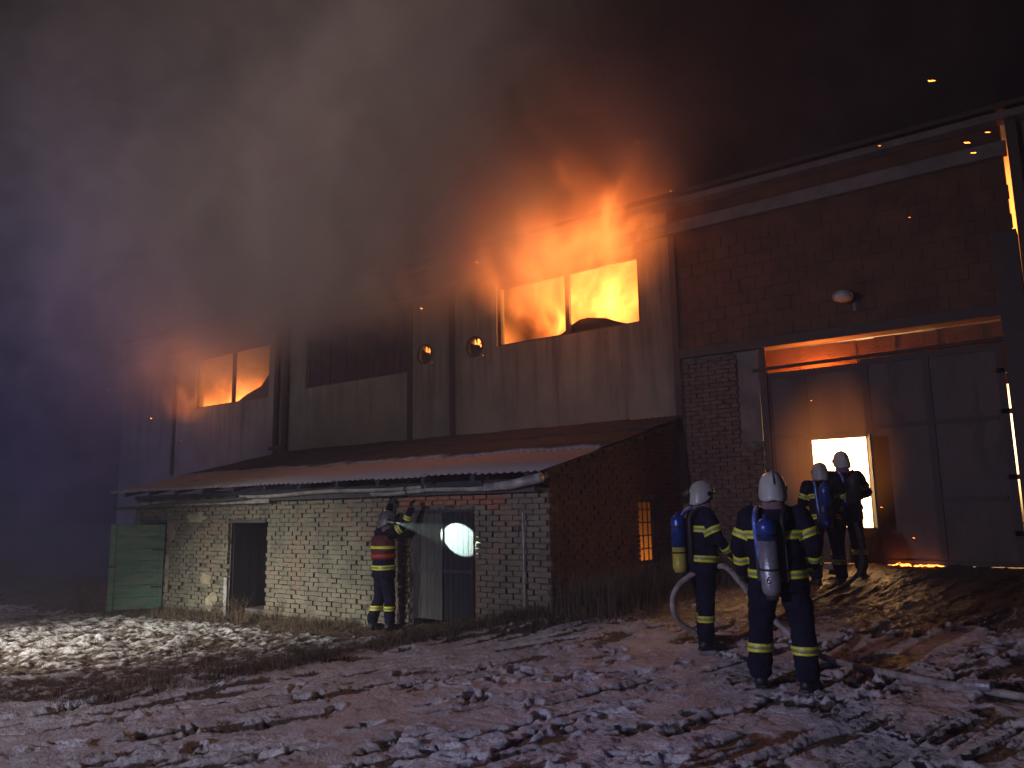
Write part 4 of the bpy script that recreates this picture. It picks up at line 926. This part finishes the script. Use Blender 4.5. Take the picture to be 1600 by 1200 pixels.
# ------------------------------------------------------------------ grass and weeds
def blades(name, spots, hmin, hmax, w, seed, mt=M['grass'], lean=.5):
    rs_ = np.random.RandomState(seed); n = len(spots); P = np.array(spots)
    Z = ground_h(P[:,0], P[:,1])[0]
    az = rs_.rand(n)*6.283; H = hmin+(hmax-hmin)*rs_.rand(n)**1.6; ln = lean*rs_.rand(n)*H; la = rs_.rand(n)*6.283
    co = np.zeros((n, 5, 3)); dx = np.cos(az)*w/2; dy = np.sin(az)*w/2
    base = np.stack([P[:,0], P[:,1], Z-.01], -1); off = np.stack([dx, dy, np.zeros(n)], -1)
    mid_ = base+np.stack([np.cos(la)*ln*.35, np.sin(la)*ln*.35, H*.6], -1); tip = base+np.stack([np.cos(la)*ln, np.sin(la)*ln, H*(1-.15*rs_.rand(n))], -1)
    co[:,0] = base-off; co[:,1] = base+off; co[:,2] = mid_+off*.7; co[:,3] = mid_-off*.7; co[:,4] = tip
    i = np.arange(n)[:,None]*5; faces = [tuple(q) for q in (i+np.array([0,1,2,3]))]+[tuple(q) for q in (i+np.array([3,2,4]))]
    me = bpy.data.meshes.new(name); me.from_pydata(co.reshape(-1, 3).tolist(), [], faces); me.materials.append(mt)
    return me
rg_ = np.random.RandomState(11); sp_ = []
while len(sp_) < 19000:                     # along the foot of the shed wall and over the bank
    k = rg_.rand()
    if k < .45: x = rg_.uniform(-17.5, -6.0); y = YA-.06-abs(rg_.normal(0, .28))
    elif k < .75:
        y = rg_.uniform(3.2, 10.2); x = np.interp(y, RY, RX)-abs(rg_.normal(0, .35))+.1
    else: x = rg_.uniform(-20, -6.4); y = rg_.uniform(3.0, 9.2)
    if bank_d(np.array(x), np.array(y)) < -.25: continue
    if fbm(np.array(x*1.7), np.array(y*1.7), 3, 2) < (.40 if k < .75 else .53): continue
    if abs(x+9.1) < .35 and y > 8.5 and rg_.rand() < .6: continue
    sp_.append((x, y))
o = link(bpy.data.objects.new('dry_grass', blades('dry_grass', sp_, .02, .20, .006, 3, lean=1.1))); tag(o, 'dry brown grass poking through the snow along the shed wall and the bank', 'grass', kind='stuff')
sp_ = [(XC+abs(rg_.normal(.15, .35))+.03, rg_.uniform(YA-.1, YM-.1)) for _ in range(3800)]+[(rg_.uniform(-6.2, -4.7), YM-.1-abs(rg_.normal(0, .3))) for _ in range(700)]
o = link(bpy.data.objects.new('tall_grass', blades('tall_grass', sp_, .12, .75, .008, 4))); tag(o, 'tall dry grass growing at the foot of the dark shed gable', 'grass', kind='stuff')
def weed(x, y, h, n, seed, label, group=None):
    rs_ = random.Random(seed); bm = bmesh.new(); z = gz(x, y)
    for k in range(n):
        a = rs_.uniform(0, 6.28); l = rs_.uniform(.25, .9)*h*.7; hh = h*rs_.uniform(.6, 1)
        p = [(0,0,-.02), (math.cos(a)*l*.3, math.sin(a)*l*.3, hh*.55), (math.cos(a)*l, math.sin(a)*l, hh)]
        tube(bm, p, [.006, .004, .002], 4)
        for q in range(5):
            t = rs_.uniform(.4, 1); b = Vector(p[1]).lerp(Vector(p[2]), t); c = b+Vector((rs_.uniform(-.12,.12), rs_.uniform(-.12,.12), rs_.uniform(.02,.14))); tube(bm, [b, c], [.003, .0015], 3)
    o = obj('dry_weed', bm, M['grass'], None, loc=(x, y, z)); tag(o, label, 'plant', group); return o
weed(-17.3, 8.2, .75, 26, 1, 'bushy dry weed beside the open green door')
weed(-18.3, 8.8, .55, 18, 2, 'low dry weed left of the open green door')
weed(-13.1, 8.6, .35, 14, 3, 'short dry weed in front of the middle doorway')
weed(-12.3, 8.5, .42, 14, 4, 'dry weed right of the middle doorway')
weed(-5.6, 9.7, .6, 24, 5, 'dry weed in front of the dark gable of the shed')
# ------------------------------------------------------------------ fire and sparks
def volmat(name):
    m_ = bpy.data.materials.new(name); m_.use_nodes = True; nt = m_.node_tree; nt.nodes.remove(nt.nodes['Principled BSDF'])
    return m_, nt, nt.nodes['Material Output']
def fire_volume(name, label, lo, hi, s, dens, seed, scale=1.3, thr=(.38, .68), low_bias=0.0, base=.12, cat='fire', col1=(1,.13,.012), col2=(1,.27,.045)):
    """flames: a body of glowing gas with a real extent; emission follows rising, distorted noise"""
    lo, hi = Vector(lo), Vector(hi); c = (lo+hi)/2; hs = (hi-lo)/2
    m_, nt, out = volmat(name); L = nt.links
    pv = N(nt, 'ShaderNodeVolumePrincipled'); L.new(pv.outputs[0], out.inputs['Volume']); pv.inputs['Color'].default_value = (.12,.10,.09,1)
    tc = N(nt, 'ShaderNodeTexCoord'); 
    mp = N(nt, 'ShaderNodeMapping'); mp.inputs['Scale'].default_value = (1, 1, .55); mp.inputs['Location'].default_value = (seed, seed*2, 0); L.new(tc.outputs['Object'], mp.inputs[0])
    n = N(nt, 'ShaderNodeTexNoise'); n.inputs['Scale'].default_value = scale; n.inputs['Detail'].default_value = 5; n.inputs['Roughness'].default_value = .55; n.inputs['Distortion'].default_value = .8; L.new(mp.outputs[0], n.inputs['Vector'])
    # falls off to nothing towards the edge of the body
    sc_ = N(nt, 'ShaderNodeVectorMath', operation='DIVIDE'); sc_.inputs[1].default_value = hs; L.new(tc.outputs['Object'], sc_.inputs[0])
    ln = N(nt, 'ShaderNodeVectorMath', operation='LENGTH'); L.new(sc_.outputs[0], ln.inputs[0])
    fo = N(nt, 'ShaderNodeMapRange', interpolation_type='SMOOTHSTEP'); fo.inputs[1].default_value = 1.0; fo.inputs[2].default_value = .35; fo.inputs[3].default_value = 0; fo.inputs[4].default_value = 1; L.new(ln.outputs['Value'], fo.inputs[0])
    sx = N(nt, 'ShaderNodeSeparateXYZ'); L.new(sc_.outputs[0], sx.inputs[0])
    zb = N(nt, 'ShaderNodeMath', operation='MULTIPLY_ADD'); zb.inputs[1].default_value = -low_bias; L.new(sx.outputs[2], zb.inputs[0]); L.new(n.outputs[0], zb.inputs[2])
    mr = N(nt, 'ShaderNodeMapRange'); mr.inputs[1].default_value = thr[0]; mr.inputs[2].default_value = thr[1]; mr.inputs[3].default_value = base; mr.inputs[4].default_value = 1; L.new(zb.outputs[0], mr.inputs[0])
    pw = N(nt, 'ShaderNodeMath', operation='POWER'); pw.inputs[1].default_value = 1.8; L.new(mr.outputs[0], pw.inputs[0])
    mu = N(nt, 'ShaderNodeMath', operation='MULTIPLY'); L.new(pw.outputs[0], mu.inputs[0]); L.new(fo.outputs[0], mu.inputs[1])
    es = N(nt, 'ShaderNodeMath', operation='MULTIPLY'); es.inputs[1].default_value = s; L.new(mu.outputs[0], es.inputs[0]); L.new(es.outputs[0], pv.inputs['Emission Strength'])
    cr = N(nt, 'ShaderNodeMix', data_type='RGBA'); cr.inputs[6].default_value = (*col1, 1); cr.inputs[7].default_value = (*col2, 1); L.new(mr.outputs[0], cr.inputs[0]); L.new(cr.outputs[2], pv.inputs['Emission Color'])
    de = N(nt, 'ShaderNodeMath', operation='MULTIPLY'); de.inputs[1].default_value = dens; L.new(fo.outputs[0], de.inputs[0]); L.new(de.outputs[0], pv.inputs['Density'])
    bm = bmesh.new(); bmesh.ops.create_icosphere(bm, subdivisions=3, radius=1.12)
    bmesh.ops.scale(bm, vec=hs, verts=bm.verts)
    o = obj(name, bm, m_, None, loc=c); return tag(o, label, cat)
fire_volume('fire', 'bright yellow flames filling the high window nearest the sliding doors', (-11.6, 13.9, 4.7), (-5.9, 16.6, 8.0), 9.5, .35, 2.0, 1.3, thr=(.42,.66), base=.10)
fire_volume('fire', 'flames glowing at the sill of the far left window', (-24.6, 13.6, 4.2), (-19.0, 16.2, 6.4), 8.5, .4, 5.0, 1.2, thr=(.42,.64), low_bias=.22, base=.05)
fire_volume('fire', 'fierce white-hot fire behind the open hatch of the sliding door', (-6.2, 13.7, .6), (-.2, 18.0, 5.0), 10, .2, 8.0, .8, thr=(.2,.55), base=.5, col1=(1,.40,.10), col2=(1,.58,.24))
fire_volume('flames', 'orange flames and glowing smoke rolling out above the brightest window', (-11.4, 11.6, 5.2), (-5.2, 14.5, 9.3), 2.6, .5, 3.0, .8, thr=(.40,.66), low_bias=.14, base=.10, col1=(1,.13,.02), col2=(1,.25,.045))
fire_volume('flames', 'orange flames licking out of the left side of the far left window', (-23.6, 12.6, 4.3), (-20.6, 14.0, 6.4), .8, .3, 6.0, 1.2, thr=(.42,.66), low_bias=.15, base=.05, col1=(1,.16,.03), col2=(1,.28,.06))
fire_volume('fire', 'fire high indoors, seen through the slit at the right end of the block wall', (-2.2, 13.9, 4.9), (.8, 15.2, 7.6), 9, .2, 1.0, 1.0, base=.6)
fire_volume('fire', 'fire burning indoors behind the two round ventilators', (-14.6, 13.86, 4.4), (-10.2, 15.2, 6.6), 9, .2, 1.0, 1.0, base=.5)
fire_volume('flames', 'orange glow of lit smoke round the open hatch, added as emission', (-4.6, 12.75, 1.0), (-2.2, 13.9, 4.0), .75, .3, 4.0, .7, thr=(.20,.80), low_bias=.12, base=.2, col1=(1,.20,.03), col2=(1,.34,.07))  # glow of lit smoke round the hatch, painted as an emissive volume; no flames
# light the flames give
lamp('fire_light', 'POINT', (-8.4, 12.5, 7.0), 130, (1, .36, .10), size=1.0)
lamp('fire_light', 'POINT', (-8.2, 14.6, 6.0), 420, (1, .36, .08), size=.5)
lamp('fire_light', 'POINT', (-21.2, 12.6, 5.6), 45, (1, .33, .08), size=.8)
lamp('fire_light', 'POINT', (-21.0, 14.5, 5.4), 200, (1, .35, .08), size=.4)
lamp('fire_light', 'POINT', (-3.2, 14.9, 2.2), 110, (1, .38, .08), size=.4)
lamp('fire_light', 'POINT', (-3.7, 13.72, 3.6), 380, (1, .22, .03), size=.08)
lamp('fire_light', 'POINT', (-2.5, 13.75, .95), 30, (1, .36, .05), size=.06)
# glowing embers under the door
M['hot'] = emit('white_hot', (1,.5,.12), 6)
M['ember'] = emit('glowing_ember', (1,.22,.03), 9)
bm = bmesh.new()
for k in range(120):
    x = random.uniform(-2.75, -2.05); y = YM-.12+random.uniform(-.16, .06); s = random.uniform(.006, .02); z = gz(x, y)+.004
    bmesh.ops.create_icosphere(bm, subdivisions=1, radius=s, matrix=Matrix.Translation((x, y, z)) @ Matrix.Diagonal((2.2, 1, .5, 1)))
tag(obj('ember_bed', bm, M['ember']), 'strip of glowing embers lying at the foot of the right sliding door', 'embers', kind='stuff')
pos = [(-1.4,12.5,7.85,.05,'lone ember high in the dark sky right of the smoke'),(-1.05,12.6,6.80,.05,'ember drifting past the top right of the block wall'),(-.98,12.6,6.62,.035,'small ember just below another beside the block wall top'),(-11.72,12.5,6.11,.035,'ember drifting between the dark boarded window and the round vents'),(-10.12,12.5,6.84,.04,'ember floating just left of the brightest window'),
       (-9.9,12.7,6.95,.022,'tiny ember above the left corner of the brightest window'),(-23.0,12.6,4.6,.04,'ember falling left of the far left window'),(-.8,12.9,7.0,.03,'ember above the glowing slit beside the block wall')]
for x, y, z, s, lb in ((-2.2,12.6,7.1,.018,'faint spark above the eave left of the block wall corner'),(-1.9,12.7,5.9,.014,'faint spark in front of the upper block wall'),(-13.2,12.2,7.9,.02,'spark in the smoke above the round vents'),(-16.2,12.2,7.0,.02,'spark over the dark boarded window'),(-6.2,12.4,8.3,.02,'spark right of the flames over the brightest window'),(-5.6,12.4,7.2,.014,'tiny spark at the left end of the block wall'),(-24.6,12.3,5.6,.025,'spark left of the far left window'),(-3.6,12.9,3.3,.012,'tiny spark above the open hatch'),(-2.7,12.9,1.6,.014,'spark beside the open hatch leaf'),(-2.3,12.9,1.15,.016,'spark low in front of the right sliding door')): pos.append((x, y, z, s, lb))
M['ash'] = mat('pale_ash', (.7,.72,.8), None, .8, scale=3, bump=0)
for x, y, z, lb in ((-19.3,9.5,11.4,'pale ash flake high on the left'),(-22.0,9,3.4,'pale ash flake low on the left'),(-20.8,9,4.0,'pale ash flake left of the shed, level with the far left window sill'),(-18.4,9,4.6,'pale ash flake above the left end of the shed roof'),(-20.0,8.5,1.2,'pale ash flake just above the snow on the left'),(-15.2,9,3.2,'pale ash flake over the left part of the shed roof')):
    bm = bmesh.new(); rs_ = random.Random(int(x*50)); f = bm.faces.new([bm.verts.new((.03*math.cos(a)*rs_.uniform(.5,1.2), rs_.uniform(-.01,.01), .02*math.sin(a))) for a in [R(60*q) for q in range(6)]])
    bmesh.ops.solidify(bm, geom=[f], thickness=.004); tag(obj('ash_flake', bm, M['ash'], None, loc=(x, y, z)), lb, 'ash', 'ash flakes drifting on the left')
for x, y, z, s, lb in pos:
    bm = bmesh.new(); rs_ = random.Random(int(x*100)); 
    p = [Vector((rs_.uniform(-.3,.3)*s, rs_.uniform(-.3,.3)*s, 0))+Vector((1,0,-.3))*s*t for t in (-.9,-.4,.1,.5,1)]
    tube(bm, p, [s*.05,s*.2,s*.12,s*.22,s*.05], 5)
    tag(obj('ember', bm, M['ember'], None, loc=(x, y, z)), lb, 'ember', 'embers drifting in the air')

# ------------------------------------------------------------------ smoke and haze
def smoke():
    lo, hi = Vector((-44, 9.2, -1.5)), Vector((6, 24, 30)); c = (lo+hi)/2
    m_, nt, out = volmat('smoke'); L = nt.links
    pv = N(nt, 'ShaderNodeVolumePrincipled'); L.new(pv.outputs[0], out.inputs['Volume']); pv.inputs['Color'].default_value = (.84,.74,.70,1); pv.inputs['Anisotropy'].default_value = .0
    g = N(nt, 'ShaderNodeNewGeometry'); 
    n = N(nt, 'ShaderNodeTexNoise'); n.inputs['Scale'].default_value = .46; n.inputs['Detail'].default_value = 7; n.inputs['Roughness'].default_value = .62; n.inputs['Distortion'].default_value = 1.1; L.new(g.outputs['Position'], n.inputs['Vector'])
    tot = None
    for ctr, rad, amp in (((-8.8,12.4,8.6), (4.6,2.8,3.4), 1.5), ((-12.5,12.6,10.0), (7.5,4,5.0), 1.1), ((-21,12.6,9.0), (10.5,4.5,5.0), .9), ((-29,14,13), (15,8,12), .55), ((-15,16,17), (14,7,10), .5), ((-17,12.4,7.4), (12,1.9,2.4), 1.0), ((-14.5,12.4,7.8), (11.5,1.9,2.2), 1.6), ((-31,15,4.5), (10,8,7), .5), ((-5,15,13), (9,6,9), .22), ((-8,13.2,13.5), (6,4,6), .5)):
        s_ = N(nt, 'ShaderNodeVectorMath', operation='SUBTRACT'); s_.inputs[1].default_value = ctr; L.new(g.outputs['Position'], s_.inputs[0])
        d_ = N(nt, 'ShaderNodeVectorMath', operation='DIVIDE'); d_.inputs[1].default_value = rad; L.new(s_.outputs[0], d_.inputs[0])
        l_ = N(nt, 'ShaderNodeVectorMath', operation='LENGTH'); L.new(d_.outputs[0], l_.inputs[0])
        r_ = N(nt, 'ShaderNodeMapRange', interpolation_type='SMOOTHSTEP'); r_.inputs[1].default_value = 1.0; r_.inputs[2].default_value = .15; r_.inputs[3].default_value = 0; r_.inputs[4].default_value = amp; L.new(l_.outputs['Value'], r_.inputs[0])
        if tot is None: tot = r_.outputs[0]
        else:
            a_ = N(nt, 'ShaderNodeMath', operation='ADD'); L.new(tot, a_.inputs[0]); L.new(r_.outputs[0], a_.inputs[1]); tot = a_.outputs[0]
    mr = N(nt, 'ShaderNodeMapRange', interpolation_type='SMOOTHSTEP'); mr.inputs[1].default_value = .42; mr.inputs[2].default_value = .64; mr.inputs[3].default_value = .20; mr.inputs[4].default_value = 1; L.new(n.outputs[0], mr.inputs[0])
    mu = N(nt, 'ShaderNodeMath', operation='MULTIPLY'); L.new(mr.outputs[0], mu.inputs[0]); L.new(tot, mu.inputs[1])
    m2 = N(nt, 'ShaderNodeMath', operation='MULTIPLY'); m2.inputs[1].default_value = .8; L.new(mu.outputs[0], m2.inputs[0]); L.new(m2.outputs[0], pv.inputs['Density'])
    hs = (hi-lo)/2
    o = obj('smoke', bxm(-hs.x, hs.x, -hs.y, hs.y, -hs.z, hs.z), m_, None, loc=c); tag(o, 'thick smoke drifting up and left from the burning windows', 'smoke', kind='stuff')
    m_.cycles.volume_step_rate = .45
smoke()
m_, nt, out = volmat('haze'); pv = N(nt, 'ShaderNodeVolumePrincipled'); nt.links.new(pv.outputs[0], out.inputs['Volume']); pv.inputs['Density'].default_value = .0045; pv.inputs['Color'].default_value = (.8,.8,.85,1)
o = obj('haze', bxm(-70, 30, -16, 45, -2.5, 34), m_); tag(o, 'thin night haze hanging round the whole yard', 'haze', kind='stuff')
